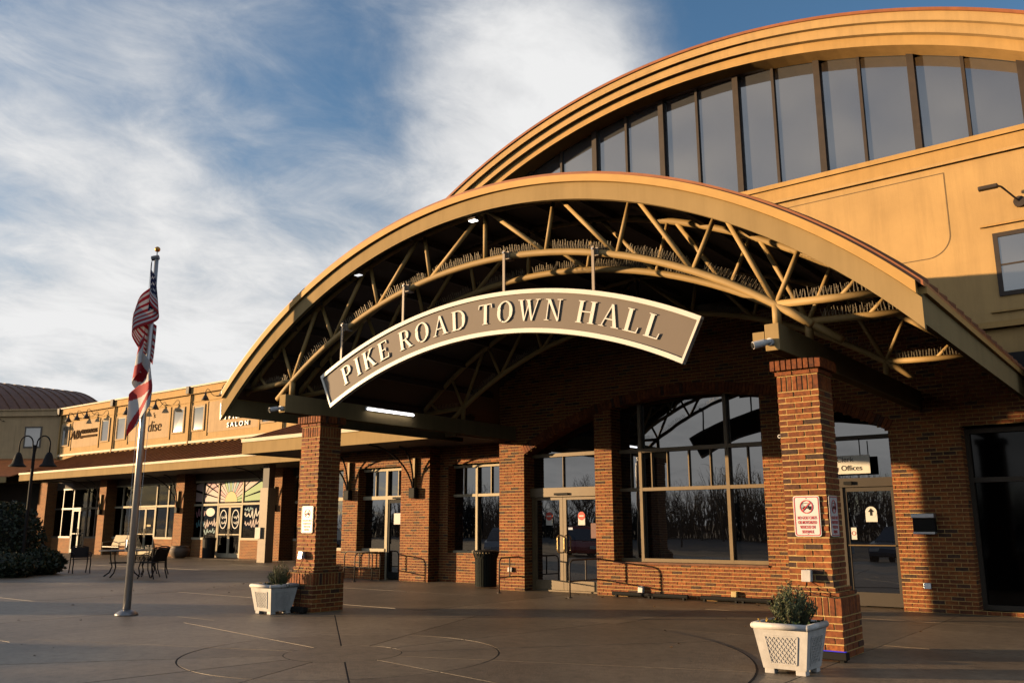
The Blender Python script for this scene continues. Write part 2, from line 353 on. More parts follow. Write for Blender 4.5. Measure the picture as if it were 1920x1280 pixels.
# ================================================================== TOWN HALL
XC = -8.03
hall = thing('town_hall', (XC, 16.2, 0), 'tan stucco and brick town hall with arched clerestory behind the entrance canopy', 'building')
WY, GYP = 16.2, 16.6
AX, AZ, AR = -8.09, -4.147, 8.229
def archz(x): return AZ + math.sqrt(AR * AR - (x - AX) ** 2)
OL, OR_ = -12.12, -4.10
def main_spans(z):
    L, Rr = -12.84, 5.0
    if z > 3.55:
        hh = math.sqrt(8.5 ** 2 - (z + 2.29) ** 2); L, Rr = max(L, -7.96 - hh), -7.96 + hh
    RB_ = [(-2.95, -.2)] if .06 < z < 3.02 else []
    h = math.sqrt(max(0, AR ** 2 - (z - AZ) ** 2)) if z < AZ + AR else 0
    a, b_ = max(OL, AX - h), min(OR_, AX + h)
    if z >= AZ + AR or h == 0: return [(L, Rr)]
    out = [(L, a), (b_, -2.95), (-.2, Rr)] if RB_ else [(L, a), (b_, Rr)]
    for p, q in ((-10.2, -9.77), (-6.42, -6.0)): out.append((p, q))
    if z < .66: out = [(L, OL), (-10.2, -6.0), (OR_, -2.95), (-.2, Rr)] if RB_ else [(L, OL), (-10.2, -6.0), (OR_, Rr)]
    return out
bk, mo = MB(), MB()
lay_bricks(bk, mo, (0, WY + .009, 0), (1, 0, 0), (0, -1, 0), 0, 5.6, main_spans)
for x, sgn in ((-2.95, 1), (-12.12, 1), (-9.77, 1), (-6.0, 1), (-10.2, -1), (-6.42, -1), (-4.10, -1)):       # reveals beside doors and windows
    z1 = archz(x) if x in (-9.77, -6.42, -10.2, -6.0) else 3.05
    lay_bricks(bk, mo, (x, 0, 0), (0, 1, 0), (sgn, 0, 0), 0, z1, lambda z: [(WY + .012, GYP + .1)], proud=.004)
lay_bricks(bk, mo, (-12.84, 0, 0), (0, 1, 0), (-1, 0, 0), 0, 5.0, lambda z: [(WY + .012, 17.72)], proud=.004)
# arch ring of radial bricks
A0 = math.asin(4.0 / AR); n = 118
for k in range(n):
    a, c = -A0 + 2 * A0 * k / n, -A0 + 2 * A0 * (k + 1) / n - .0012
    p = lambda rr, t, y: (AX + rr * math.sin(t), y, AZ + rr * math.cos(t)); bk.cur = random.random() * .98 + .01
    bk.hexa([p(AR, a, WY - .015), p(AR, c, WY - .015), p(AR, c, GYP), p(AR, a, GYP), p(AR + .2, a, WY - .015), p(AR + .2, c, WY - .015), p(AR + .2, c, WY + .05), p(AR + .2, a, WY + .05)])
tag(bk.build('brickwork', BRICK, hall), kind='stuff'); mo.build('mortar', MORTAR, hall)
b = MB(); b.box(-9.77, -6.42, WY - .03, GYP, .655, .69); b.build('window_sill', M('sill_brick', (.20, .085, .04), .8, .2, 9), hall)

def pane(b_, x0, x1, z0, z1, y, top=None, n=1):
    """glass sheet with thickness; top(x) bends the upper edge"""
    j0, j1, j2, j3 = [random.uniform(-.0012, .0012) if n == 1 else 0 for _ in range(4)]; ta, tb = (random.uniform(-.005, .005), random.uniform(-.003, .003)) if n > 1 else (0, 0)
    for k in range(n):
        p, q = x0 + (x1 - x0) * k / n, x0 + (x1 - x0) * (k + 1) / n
        zp, zq = (min(z1, top(p)), min(z1, top(q))) if top else (z1, z1)
        if zp <= z0 and zq <= z0: continue
        zp = max(zp, z0 + .005); zq = max(zq, z0 + .005)
        yf = lambda x_, z_: y + ta * (x_ - x0) + tb * (z_ - z0)
        b_.quad((p, yf(p, z0) + j0, z0), (q, yf(q, z0) + j1, z0), (q, yf(q, zq) + j3, zq), (p, yf(p, zp) + j2, zp))
    return b_
atop = lambda x: archz(x) - .0
# --- big arched window
win = MB(); win.box(-9.77, -6.42, GYP - .09, GYP - .01, .692, .76); win = win.build('window', BRONZE, hall)
MB().box(-9.77, -6.42, GYP - .09, GYP - .01, 2.14, 2.21).build('transom', BRONZE, win); MB().box(-9.77, -6.42, GYP - .085, GYP - .015, 2.95, 3.03).build('transom', BRONZE, win)
for x in (-9.25, -7.28): MB().box(x - .035, x + .035, GYP - .092, GYP - .008, .70, archz(x)).build('mullion', BRONZE, win)
for x in (-9.5, -9.0, -8.63, -8.14, -7.66, -6.86): MB().box(x - .011, x + .011, GYP - .05, GYP - .012, 2.205, 2.955).build('glazing_bar', BRONZE, win)
edges = [-9.77, -9.25, -7.28, -6.42]
for i in range(3):
    a, c = edges[i] + .0, edges[i + 1]
    pane(MB(), a, c, .72, 2.17, GYP).build('pane', GLASS, win)
    pane(MB(), a, c, 2.18, 2.98, GYP + .002).build('pane', GLASS, win)
    pane(MB(), a, c, 2.99, 9, GYP + .004, atop, 12).build('pane', GLASS, win)
# --- main double door
dr = MB(); dr.box(-12.12, -10.2, GYP - .16, GYP - .02, 2.07, 2.27); dr.box(-12.12, -10.2, GYP - .08, GYP - .02, 2.97, 3.05)
dr.box(-12.12, -12.05, GYP - .1, GYP - .022, 0, 2.07); dr.box(-10.27, -10.2, GYP - .1, GYP - .022, 0, 2.07); dr.box(-12.12, -10.2, GYP - .11, GYP, .0, .03)
dr = dr.build('door_frame', BRONZE, hall)
MB().box(-11.42, -11.05, GYP - .21, GYP - .16, 2.1, 2.15).build('door_sensor', BLACK, dr)
for x0, x1 in ((-11.28, -11.265), ): MB().box(x0, x1, GYP - .05, GYP - .01, 2.275, 2.97).build('glazing_bar', BRONZE, dr)
pane(MB(), -12.12, -10.2, 2.27, 2.98, GYP + .001).build('pane', GLASS, dr); pane(MB(), -12.12, -10.2, 3.04, 9, GYP + .003, atop, 10).build('pane', GLASS, dr)
REDSTK = M('sticker_red', (.62, .045, .02), .5, .02); PAPER = M('paper', (.72, .68, .62), .7, .03)
for x0, x1, hs in ((-12.05, -11.275, -11.34), (-11.265, -10.27, -11.20)):
    d = MB(); st = x1 if x0 < -12 else x0; sg = -1 if x0 < -12 else 1
    lo, hi = sorted((st, st + sg * .085)); d.box(lo, hi, GYP - .075, GYP - .03, .035, 2.06)
    lo, hi = sorted(((x0 if sg < 0 else x1), (x0 if sg < 0 else x1) - sg * -.0 + (.05 if sg < 0 else -.05))); d.box(lo, hi, GYP - .07, GYP - .03, .035, 2.06)
    d.box(x0, x1, GYP - .073, GYP - .032, .036, .24); d.box(x0, x1, GYP - .073, GYP - .032, 2.0, 2.058)
    d = d.build('door', BRONZE, hall)
    pane(MB(), x0 + .03, x1 - .03, .2, 2.02, GYP - .045).build('pane', GLASS, d)
    hx = st + sg * .055; hb = []
    for k in range(17):
        a = PI * k / 16; hb.append((hx + sg * .03, GYP - .08 - .09 * min(1, 1.6 * math.sin(a)), 1.03 - .19 * math.cos(a)))
    MB().tube(hb, .014, 8).build('handle', M('brass', (.62, .43, .18), .3, .05, 9, metal=.7), d, smooth=True)
    sx = (x0 + x1) / 2 + (.0 if sg < 0 else -.02)
    s_ = MB(); s_.box(sx - .09, sx + .09, GYP - .053, GYP - .049, 1.44, 1.60); s_ = s_.build('door_notice', PAPER, d)
    c = MB(); c.poly([(sx + .093 * math.cos(2 * PI * k / 24), GYP - .056, 1.64 + .093 * math.sin(2 * PI * k / 24)) for k in range(24)]); c.build('door_disc', REDSTK, d)
    c = MB(); c.box(sx - .062, sx + .062, GYP - .06, GYP - .057, 1.625, 1.655); c.build('disc_bar', PAPER, d)
c = MB(); c.box(-11.15, -11.03, GYP - .052, GYP - .048, 1.34, 1.39); c.build('door_notice', M('notice_blue', (.55, .58, .68), .6, .2, 30), dr)
MB().box(-10.55, -10.32, GYP - .052, GYP - .048, 1.16, 1.48).build('door_notice', M('notice_pink', (.22, .11, .09), .7, .1, 20), dr)
# --- clerk's door, right of the window
d2 = MB(); d2.box(-6.0, -4.10, GYP - .14, GYP - .02, 2.10, 2.26); d2.box(-6.0, -4.1, GYP - .08, GYP - .02, 2.96, 3.03); d2.box(-5.16, -5.06, GYP - .1, GYP - .022, 0, 2.1); d2.box(-4.17, -4.1, GYP - .1, GYP - .022, 0, 2.1); d2.box(-6, -5.93, GYP - .1, GYP - .022, 0, 2.1)
DKB = M('bronze_dark', (.05, .035, .021), .6, .05)
d2 = d2.build('door_frame', DKB, hall)
MB().box(-5.0, -4.86, GYP - .2, GYP - .14, 2.14, 2.2).build('door_sensor', BLACK, d2)
pane(MB(), -6, -4.1, 2.25, 2.97, GYP + .001).build('pane', GLASS, d2); pane(MB(), -6, -4.1, 3.02, 9, GYP + .003, atop, 10).build('pane', GLASS, d2); pane(MB(), -5.93, -5.16, .05, 2.1, GYP).build('pane', GLASS, d2)
d = MB(); x0, x1 = -5.06, -4.17
for bx in ((x0, x0 + .06, .03, 2.09), (x1 - .06, x1, .03, 2.09)): d.box(bx[0], bx[1], GYP - .07, GYP - .03, bx[2], bx[3])
d.box(x0 + .06, x1 - .06, GYP - .069, GYP - .031, .03, .26); d.box(x0 + .06, x1 - .06, GYP - .069, GYP - .031, 2.02, 2.09)
d = d.build('door', DKB, hall); pane(MB(), x0 + .05, x1 - .05, .2, 2.05, GYP - .045).build('pane', GLASS, d)
MB().tube([(x0 + .04, GYP - .11, 1.07), (x1 - .04, GYP - .11, 1.07)], .012, 8).build('push_bar', BRONZE, d)
c = MB(); c.box(-4.70, -4.50, GYP - .053, GYP - .049, 1.48, 1.62); c = c.build('door_notice', PAPER, d)
c2 = MB(); c2.poly([(-4.6 + .1 * math.cos(2 * PI * k / 24), GYP - .055, 1.65 + .1 * math.sin(2 * PI * k / 24)) for k in range(24)]); c2.build('door_disc', PAPER, d)
c2 = MB(); c2.poly([(-4.6, GYP - .059, 1.72), (-4.655, GYP - .059, 1.655), (-4.62, GYP - .059, 1.655), (-4.62, GYP - .059, 1.59), (-4.58, GYP - .059, 1.59), (-4.58, GYP - .059, 1.655), (-4.545, GYP - .059, 1.655)]); c2.build('arrow_mark', BLACK, d)
c = MB(); c.box(-4.98, -4.88, GYP - .053, GYP - .049, 1.17, 1.38); c.build('door_notice', PAPER, d)
c = MB(); c.arc(-4.93, 1.28, .03, .037, GYP - .058, GYP - .054, a0=0, a1=2 * PI, n=24); c.build('ban_ring', REDSTK, d)
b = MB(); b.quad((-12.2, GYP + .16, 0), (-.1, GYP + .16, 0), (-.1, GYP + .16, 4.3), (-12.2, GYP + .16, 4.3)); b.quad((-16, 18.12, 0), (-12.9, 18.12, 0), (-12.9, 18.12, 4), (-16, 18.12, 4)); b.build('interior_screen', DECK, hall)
# --- dark glazed bay at the right edge
rb = MB(); rb.box(-2.95, -.2, GYP - .09, GYP - .01, .06, .14); rb = rb.build('window', DKB, hall)
for z in (2.12, 2.94): MB().box(-2.95, -.2, GYP - .09, GYP - .01, z, z + .08).build('transom', DKB, rb)
for x in (-2.95, -1.95, -1.2): MB().box(x, x + .07, GYP - .092, GYP - .008, .14, 2.94).build('mullion', DKB, rb)
for a, c in ((-2.95, -1.92), (-1.92, -1.17), (-1.17, -.2)): pane(MB(), a, c, .1, 2.15, GYP).build('pane', GLASS_DK, rb); pane(MB(), a, c, 2.16, 2.98, GYP + .002).build('pane', GLASS_DK, rb)
# --- side bay left of the door: recessed window wall
B2 = 17.7
bk, mo = MB(), MB()
lay_bricks(bk, mo, (0, B2 + .009, 0), (1, 0, 0), (0, -1, 0), 0, 4.6, lambda z: [(-16.1, -15.78), (-13.35, -12.84)] if .72 < z < 3.03 else [(-16.1, -12.84)])
lay_bricks(bk, mo, (-15.78, 0, 0), (0, 1, 0), (1, 0, 0), .72, 3.03, lambda z: [(B2 + .012, B2 + .35)], proud=.004)
tag(bk.build('brickwork', BRICK, hall), kind='stuff'); mo.build('mortar', MORTAR, hall)
w1 = MB(); gy = B2 + .3
w1.box(-15.78, -13.35, gy - .08, gy - .01, .72, .80); w1 = w1.build('window', IVORY, hall)
for z in (2.19, 2.96): MB().box(-15.78, -13.35, gy - .08, gy - .01, z, z + .07).build('transom', IVORY, w1)
MB().box(-15.0, -14.93, gy - .085, gy - .012, .80, 2.96).build('mullion', IVORY, w1)
for x in (-15.42, -14.5, -14.1): MB().box(x - .013, x + .013, gy - .05, gy - .012, 2.26, 2.96).build('glazing_bar', IVORY, w1)
for a, c in ((-15.78, -14.97), (-14.97, -13.35)):
    pane(MB(), a, c, .75, 2.2, gy).build('pane', GLASS, w1); pane(MB(), a, c, 2.22, 2.99, gy + .002).build('pane', GLASS, w1)

# --- upper stucco wall, clerestory and great arched cornice
UY = 17.4; CZ, CR = -4.23, 15.8                       # clerestory opening arc
SILL = 8.55
b = MB()
cl_h = math.sqrt(CR ** 2 - (SILL - CZ) ** 2)
clz = lambda x: CZ + math.sqrt(max(0, CR ** 2 - (x - XC) ** 2))
b.box(XC - 13.2, XC + 13.2, UY, UY + .3, 3.6, SILL - .36)
b.build('stucco_wall', STUCCO, hall)
b = MB(); n = 60                                       # spandrel between clerestory arc and cornice
OZ, OR2 = -2.72, 14.62
for k in range(n):
    x0, x1 = XC - 13.2 + 26.4 * k / n, XC - 13.2 + 26.4 * (k + 1) / n
    lo = [max(SILL - .36, clz(x)) if abs(x - XC) < cl_h else SILL - .36 for x in (x0, x1)]
    hi = [max(l + .01, OZ + math.sqrt(max(0, (OR2 - .3) ** 2 - (x - XC) ** 2))) for x, l in zip((x0, x1), lo)]
    b.quad((x0, UY, lo[0]), (x1, UY, lo[1]), (x1, UY, hi[1]), (x0, UY, hi[0]))
b.build('stucco_spandrel', STUCCO_G, hall)
b = MB(); b.box(XC - 11.0, XC + 11.0, UY - .10, UY + .3, SILL - .10, SILL); b.box(XC - 11.2, XC + 11.2, UY - .05, UY + .28, SILL - .36, SILL - .10); b.build('sill_band', STUCCO_G, hall)
b = MB(); b.box(XC - 11.2, XC + 11.2, UY - .075, UY + .1, SILL - .42, SILL - .36); b.build('sill_moulding', STUCCO, hall)
b = MB(); A = math.acos((SILL - CZ) / CR)
b.arc(XC, CZ, CR, CR + .16, UY - .06, UY + .3, a0=-A, a1=A, n=64); b.build('arch_moulding', STUCCO, hall)
b = MB(); b.arc(XC, OZ, OR2 - .42, OR2 - .22, UY - .30, UY + .2, a0=-R(49), a1=R(49), n=64); b.build('cornice_cove', STUCCO_G, hall)
b = MB(); b.arc(XC, OZ, OR2 - .22, OR2 - .02, UY - .42, UY + .2, a0=-R(49), a1=R(49), n=64); b.build('cornice_band', STUCCO, hall)
b = MB(); b.arc(XC, OZ, OR2 - .02, OR2 + .16, UY - .52, UY + .2, a0=-R(49), a1=R(49), n=64); b.build('cornice_fascia', STUCCO, hall)
b = MB(); b.arc(XC, OZ, OR2 + .16, OR2 + .22, UY - .56, UY + 24, a0=-R(49), a1=R(49), n=64); b.build('roof', ROOF, hall)
b = MB(); b.box(XC - 13.3, XC - 13.0, UY + .3, UY + 24, 0, 7.2); b.box(XC + 13.0, XC + 13.3, UY + .3, UY + 24, 0, 7.2); b.build('side_wall', STUCCO, hall)
cw = MB(); cy_ = UY + .22
ms = [-11.88 - 1.0, -11.88, -10.84, -9.94, -8.95, -8.04, -7.05, -6.2, -5.22, -4.37, -3.37, -2.46, -1.5]
ms = ms + [2 * XC - m_ for m_ in ms if 2 * XC - m_ > -1.0]; ms = sorted(ms)
MB_ = MB(); MB_.arc(XC, CZ, CR - .1, CR - .001, cy_ - .12, cy_, a0=-A, a1=A, n=64); cw = MB_.build('clerestory_window', DARKBROWN, hall)
for i, x in enumerate(ms):
    big = (i % 2 == 0); w_ = .065 if big else .03; dp = .10 if big else .055
    if clz(x) - .05 > SILL + .1: MB().box(x - w_, x + w_, cy_ - dp, cy_, SILL, clz(x) - .03).build('mullion', DARKBROWN, cw)
ed = [XC - cl_h] + ms + [XC + cl_h]
for i in range(len(ed) - 1):
    if ed[i + 1] - ed[i] > .1: pane(MB(), ed[i], ed[i + 1], SILL + .004, 99, cy_ + .004 + .001 * (i % 3), lambda x: clz(x) - .02, 6).build('pane', GLASS_UP, cw)
# rounded panel joint, small window with hood and sill line, ledge
pj = MB()
def strip(pts, w, y, bb):
    for p, q in zip(pts, pts[1:]):
        dx, dz = q[0] - p[0], q[1] - p[1]; L_ = math.hypot(dx, dz) or 1; nx, nz = -dz / L_ * w / 2, dx / L_ * w / 2
        bb.quad((p[0] - nx, y, p[1] - nz), (q[0] - nx, y, q[1] - nz), (q[0] + nx, y, q[1] + nz), (p[0] + nx, y, p[1] + nz))
k_ = 1.061
corner = [(-3.40 + .43 * math.sin(t), 6.79 - .43 * math.cos(t)) for t in [R(9 * i) for i in range(11)]]
strip([(-6.4, 7.99), (-2.97, 7.99), (-2.97, 6.79)], .018, UY - .004, pj); strip([(-6.4, 6.36)] + corner, .018, UY - .004, pj)
pj.build('panel_joint', M('joint_shadow', (.20, .13, .06), .9, .1), hall)
uw = MB(); uw.box(-2.28, -2.20, UY - .03, UY + .06, 5.44, 6.62); uw.box(-.9, -.82, UY - .03, UY + .06, 5.44, 6.62); uw.box(-2.2, -.9, UY - .029, UY + .06, 5.44, 5.52); uw.box(-2.2, -.9, UY - .029, UY + .06, 6.54, 6.62)
uw = uw.build('window', DARKBROWN, hall); MB().box(-2.2, -.9, UY - .012, UY - .004, 5.52, 6.54).build('pane', GLASS_UP, uw); MB().box(-2.2, -.9, UY - .025, UY - .013, 6.0, 6.03).build('glazing_bar', DARKBROWN, uw)
MB().box(-2.46, -.6, UY - .06, UY, 6.76, 6.80).build('window_hood', STUCCO_G, hall); MB().box(-2.44, -.6, UY - .05, UY, 5.15, 5.18).build('window_ledge', STUCCO_G, hall)
MB().box(-2.9, 5.2, UY - .14, UY + .02, 4.86, 4.97).build('wall_ledge', STUCCO_G, hall)
# roofed walk on the right of the canopy
rw = MB(); rw.hexa([(-1.75, 15.5, 3.80), (5.2, 15.5, 3.80), (5.2, UY, 4.76), (-1.75, UY, 4.76), (-1.75, 15.5, 3.85), (5.2, 15.5, 3.85), (5.2, UY, 4.82), (-1.75, UY, 4.82)]); rw = rw.build('side_roof', ROOF, hall)
for i in range(15): x = -1.6 + .46 * i; MB().hexa([(x - .012, 15.5, 3.851), (x + .012, 15.5, 3.851), (x + .012, UY, 4.821), (x - .012, UY, 4.821), (x - .012, 15.5, 3.89), (x + .012, 15.5, 3.89), (x + .012, UY, 4.86), (x - .012, UY, 4.86)]).build('roof_seam', ROOF, rw)
MB().box(-1.75, 5.2, 15.44, 15.5, 3.48, 3.83).build('side_fascia', FASCIA, hall)

# ================================================================== CANOPY
FY = 9.40; KZ = -2.29; X0 = -7.96; HX = 6.03; YB = UY
can = thing('entrance_canopy', (X0, 12.8, 0), 'arched tan metal entrance canopy with tubular trusses in front of the town hall', 'canopy')
b = MB(); b.arc(X0, KZ, 8.27, 8.50, FY, FY + .07, xh=HX, n=72); b.build('fascia', FASCIA, can)
b = MB(); b.arc(X0, KZ, 8.503, 8.60, FY - .05, FY + .07, xh=HX - .04, n=72); b.build('fascia_trim', TRIM, can)
b = MB(); b.arc(X0, KZ, 8.603, 8.645, FY - .02, YB, xh=HX + .03, n=72); roof = b.build('roof', ROOF, can)
y = FY + .25
while y < YB: b = MB(); b.arc(X0, KZ, 8.646, 8.69, y - .013, y + .013, xh=HX + .03, n=36); b.build('roof_seam', ROOF, roof); y += .45
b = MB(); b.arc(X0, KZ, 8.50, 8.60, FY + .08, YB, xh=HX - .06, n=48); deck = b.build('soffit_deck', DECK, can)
for k in range(17):
    a = R(-42 + 84 * k / 16); x, z = X0 + 8.44 * math.sin(a), KZ + 8.44 * math.cos(a)
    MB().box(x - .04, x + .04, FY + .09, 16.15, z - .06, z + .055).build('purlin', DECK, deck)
for s in (-1, 1):
    xe = X0 + s * HX; lo, hi = sorted((xe, xe - s * .06))
    MB().box(lo, hi, FY + .072, 16.15, 3.43, 3.75).build('eave_fascia', FASCIA, can)
    lo, hi = sorted((xe + s * .04, xe - s * .05)); MB().box(lo, hi, FY + .072, 16.15, 3.752, 3.83).build('eave_trim', TRIM, can)
BX = (-12.42, -3.58)
for x in BX: MB().box(x - .085, x + .085, 9.55, 16.19, 3.375, 3.69).build('beam', FASCIA, can, bevel=.008)
TX, TZ, TR = -8.0, -2.46, 7.79
bz = lambda dx: TZ + math.sqrt(TR ** 2 - dx * dx)
tz = lambda dx: KZ + math.sqrt(8.40 ** 2 - dx * dx)
def truss(ty):
    c = MB(); c.tube([(TX + d, ty, bz(d)) for d in [-4.82 + 9.64 * k / 40 for k in range(41)]], .05, 12); t = c.build('truss', TUBE, can, smooth=True)
    c = MB(); c.tube([(TX + d, ty, tz(d)) for d in [-5.75 + 11.5 * k / 40 for k in range(41)]], .05, 10); c.build('top_chord', TUBE, t, smooth=True)
    nb = [0, 1.12, 2.29, 3.38, 4.42]; ntp = [0, 1.32, 2.56, 3.77, 4.8]
    MB().tube([(TX, ty, bz(0)), (TX, ty, tz(0))], .034, 8).build('web_member', TUBE, t, smooth=True)
    for s in (-1, 1):
        for i in range(1, 5):
            p = (TX + s * nb[i], ty, bz(nb[i]))
            MB().tube([p, (TX + s * (ntp[i - 1] + .06), ty, tz(ntp[i - 1]))], .036, 10).build('web_member', TUBE, t, smooth=True)
            MB().tube([p, (TX + s * (ntp[i] - .05), ty, tz(ntp[i]))], .032, 10).build('web_member', TUBE, t, smooth=True)
        MB().tube([(TX + s * 4.42, ty, 3.685), (TX + s * 4.42, ty, bz(4.42))], .052, 10).build('post_stub', TUBE, t, smooth=True)
        MB().tube([(TX + s * 4.42, ty, bz(4.42)), (TX + s * 5.72, ty, 3.90)], .046, 10).build('outrigger', TUBE, t, smooth=True)
        MB().tube([(TX + s * 5.15, ty, 3.92), (TX + s * 5.4, ty, tz(5.4))], .03, 8).build('web_member', TUBE, t, smooth=True)
    sp = MB()                                                            # bird spikes
    def spike(x, z, nx, nz):
        for e in (-1, 1):
            h = random.uniform(.085, .125); lean = random.uniform(-.25, .25)
            q = Vector((x + nx * h + lean * .05 * nz, ty + e * .035 + random.uniform(-.01, .01), z + nz * h)); p0 = Vector((x, ty + e * .008, z))
            sp.tube([p0, q], .0030, 3, False)
    d = -4.3
    while d < 4.3:
        if all(abs(abs(d) - q) > .09 for q in nb): nx, nz = d / TR, math.sqrt(1 - (d / TR) ** 2); spike(TX + d + nx * .05, bz(d) + nz * .05, nx, nz)
        d += .042
    for s in (-1, 1):
        d = 4.6
        while d < 5.6: spike(TX + s * d, bz(4.42) + (3.9 - bz(4.42)) * (d - 4.42) / 1.3 + .045, 0, 1); d += .042
    tag(sp.build('bird_spikes', M('spike_wire', (.30, .24, .16), .5, .1, metal=.3), t), kind='stuff')
truss(9.75); truss(10.85); truss(14.4)
MB().tube([(X0 + (8.36) * math.sin(R(a)), FY + .14, KZ + 8.36 * math.cos(R(a))) for a in range(-42, 12, 3)], .008, 5).build('conduit', BLACK, can)

# lamps under the canopy
LED = emit('led_white', (1, .97, .92), 3); TUBEL = emit('tube_white', (.93, .95, 1), 5)
for (x, z, lab, m_) in ((-8.06, 5.93, 'small lit flood lamp under the crown of the canopy fascia', LED), (-10.56, 5.53, 'small flood lamp under the left slope of the canopy fascia', emit('led_dim', (.9, .9, .9), .6))):
    f = thing('flood_lamp', (x, 9.53, z), lab, 'lamp'); MB().box(x - .07, x + .07, 9.49, 9.58, z - .0, z + .05).build('housing', DARKBROWN, f)
    MB().box(x - .06, x + .06, 9.495, 9.575, z - .012, z - .002).build('lens', m_, f); MB().box(x - .012, x + .012, 9.52, 9.55, z + .05, z + .16).build('bracket', DARKBROWN, f)
f = thing('strip_light', (-12.31, 12.05, 3.55), 'lit fluorescent strip lamp along the left beam under the canopy', 'lamp')
MB().box(-12.334, -12.29, 11.42, 12.72, 3.60, 3.66).build('housing', WHITE, f); MB().tube([(-12.275, 11.45, 3.62), (-12.275, 12.69, 3.62)], .02, 8).build('lens', TUBEL, f)

# ================================================================== COLUMNS
def brick_mesh(lx, ly, lz):
    b = MB(); b.box(-lx / 2, lx / 2, -ly / 2, ly / 2, -lz / 2, lz / 2); me = b.mesh('brick'); me.materials.append(BRICK)
    bm = bmesh.new(); bm.from_mesh(me); bmesh.ops.recalc_face_normals(bm, faces=bm.faces); bmesh.ops.bevel(bm, geom=bm.edges[:], offset=.004, segments=1, affect='EDGES'); bm.to_mesh(me); bm.free(); return me
JG = .012
BM = {}
def bmesh_for(lx, ly, lz):
    k = (round(lx, 4), round(ly, 4), round(lz, 4))
    if k not in BM: BM[k] = brick_mesh(*k)
    return BM[k]
def column(xr, label):
    """square brick pier: shaft .50 m, front face at y 10.15, right face at x = xr"""
    W = .50; cx, cyy = xr - W / 2, 10.15 + W / 2
    t = thing('brick_column', (cx, cyy, 0), label, 'column', 'brick columns carrying the canopy')
    items = []                                                     # (lx,ly,lz,x,y,z,priority)
    def ring(z, h, w, flip, lb, n, dep=.094, pr=0):
        """one course of a square ring, pinwheel bond: n bricks a side"""
        half = w / 2; L_ = (w - dep) / n
        for s in range(4):
            for k in range(n):
                u = -half + (dep if flip else 0) + L_ * (k + .5)
                j = random.uniform(-.0025, .0025); off = half - dep / 2 + j
                if s == 0: x, yy, lx, ly = u, -off, L_ - JG, dep
                elif s == 1: x, yy, lx, ly = off, u, dep, L_ - JG
                elif s == 2: x, yy, lx, ly = -u, off, L_ - JG, dep
                else: x, yy, lx, ly = -off, -u, dep, L_ - JG
                vis = (yy - ly / 2 < -half + .03) or (x + lx / 2 > half - .03)
                items.append((lx, ly, h - JG, cx + x, cyy + yy, z + h / 2, (0 if vis else 1, pr)))
    z = 0.0; k = 0
    for i in range(6): ring(z, .0735, .70, k % 2, .2, 3, .094, 1); z += .0735; k += 1
    ring(z, .205, .70, 0, .07, 9, .067, 1); z += .205                 # plinth soldiers
    for i, w in enumerate((.66, .57)): ring(z, .048, w, i % 2, .1, 5, .094, 2); z += .048
    n = 0
    while z < 2.975 - .03: ring(z, CRS, W, n % 2, .2, 2); z += CRS; n += 1
    ring(z, .19, W, 0, .07, 7, .0625); z += .19                      # soldier course
    ring(z, .06, .53, 0, .2, 2); z += .06
    ring(z, 3.36 - z, .61, 0, .07, 8, .067)
    # mortar core
    c = MB(); c.box(cx - .342, cx + .342, cyy - .342, cyy + .342, 0, .645); c.box(cx - .27, cx + .27, cyy - .27, cyy + .27, .645, .741); c.box(cx - .242, cx + .242, cyy - .242, cyy + .242, .741, 3.355); c.build('mortar', MORTAR, t)
    items.sort(key=lambda q: q[6]); rest = MB()
    for q, it in enumerate(items):
        if q < 296:
            o = bpy.data.objects.new('brick', bmesh_for(*it[:3])); col.objects.link(o); o.location = it[3:6]; o.parent = t; o.matrix_parent_inverse = Matrix.Translation((-cx, -cyy, 0))
        else:
            rest.cur = random.random() * .98 + .01; rest.box(it[3] - it[0] / 2, it[3] + it[0] / 2, it[4] - it[1] / 2, it[4] + it[1] / 2, it[5] - it[2] / 2, it[5] + it[2] / 2)
    tag(rest.build('bricks', BRICK, t), kind='stuff')
    return t
column(-3.29, 'near brick column on the right with two no-carts signs')
column(-12.10, 'far brick column on the left behind the white planter by the flagpole')

# ================================================================== ARCHED SIGN
SY = 9.60; SZ = -3.0
sg = thing('hanging_sign', (X0, SY, 3.9), 'long arched brown sign with raised cream letters hung under the canopy', 'sign')
HA = R(26.9)
b = MB(); b.arc(X0, SZ, 7.16, 7.72, SY, SY + .05, a0=-HA, a1=HA, n=56); b.build('panel', SIGNP, sg)
b = MB(); b.arc(X0, SZ, 7.69, 7.752, SY - .025, SY + .06, a0=-HA, a1=HA, n=56); b.arc(X0, SZ, 7.128, 7.19, SY - .025, SY + .06, a0=-HA, a1=HA, n=56)
for s in (-1, 1):
    a = s * (HA - .0042); b.arc(X0, SZ, 7.19, 7.69, SY - .025, SY + .06, a0=min(a, a - s * .0), a1=a + .0042, n=1) if s > 0 else b.arc(X0, SZ, 7.19, 7.69, SY - .025, SY + .06, a0=-HA, a1=-HA + .0042, n=1)
b.build('border', SIGNW, sg)
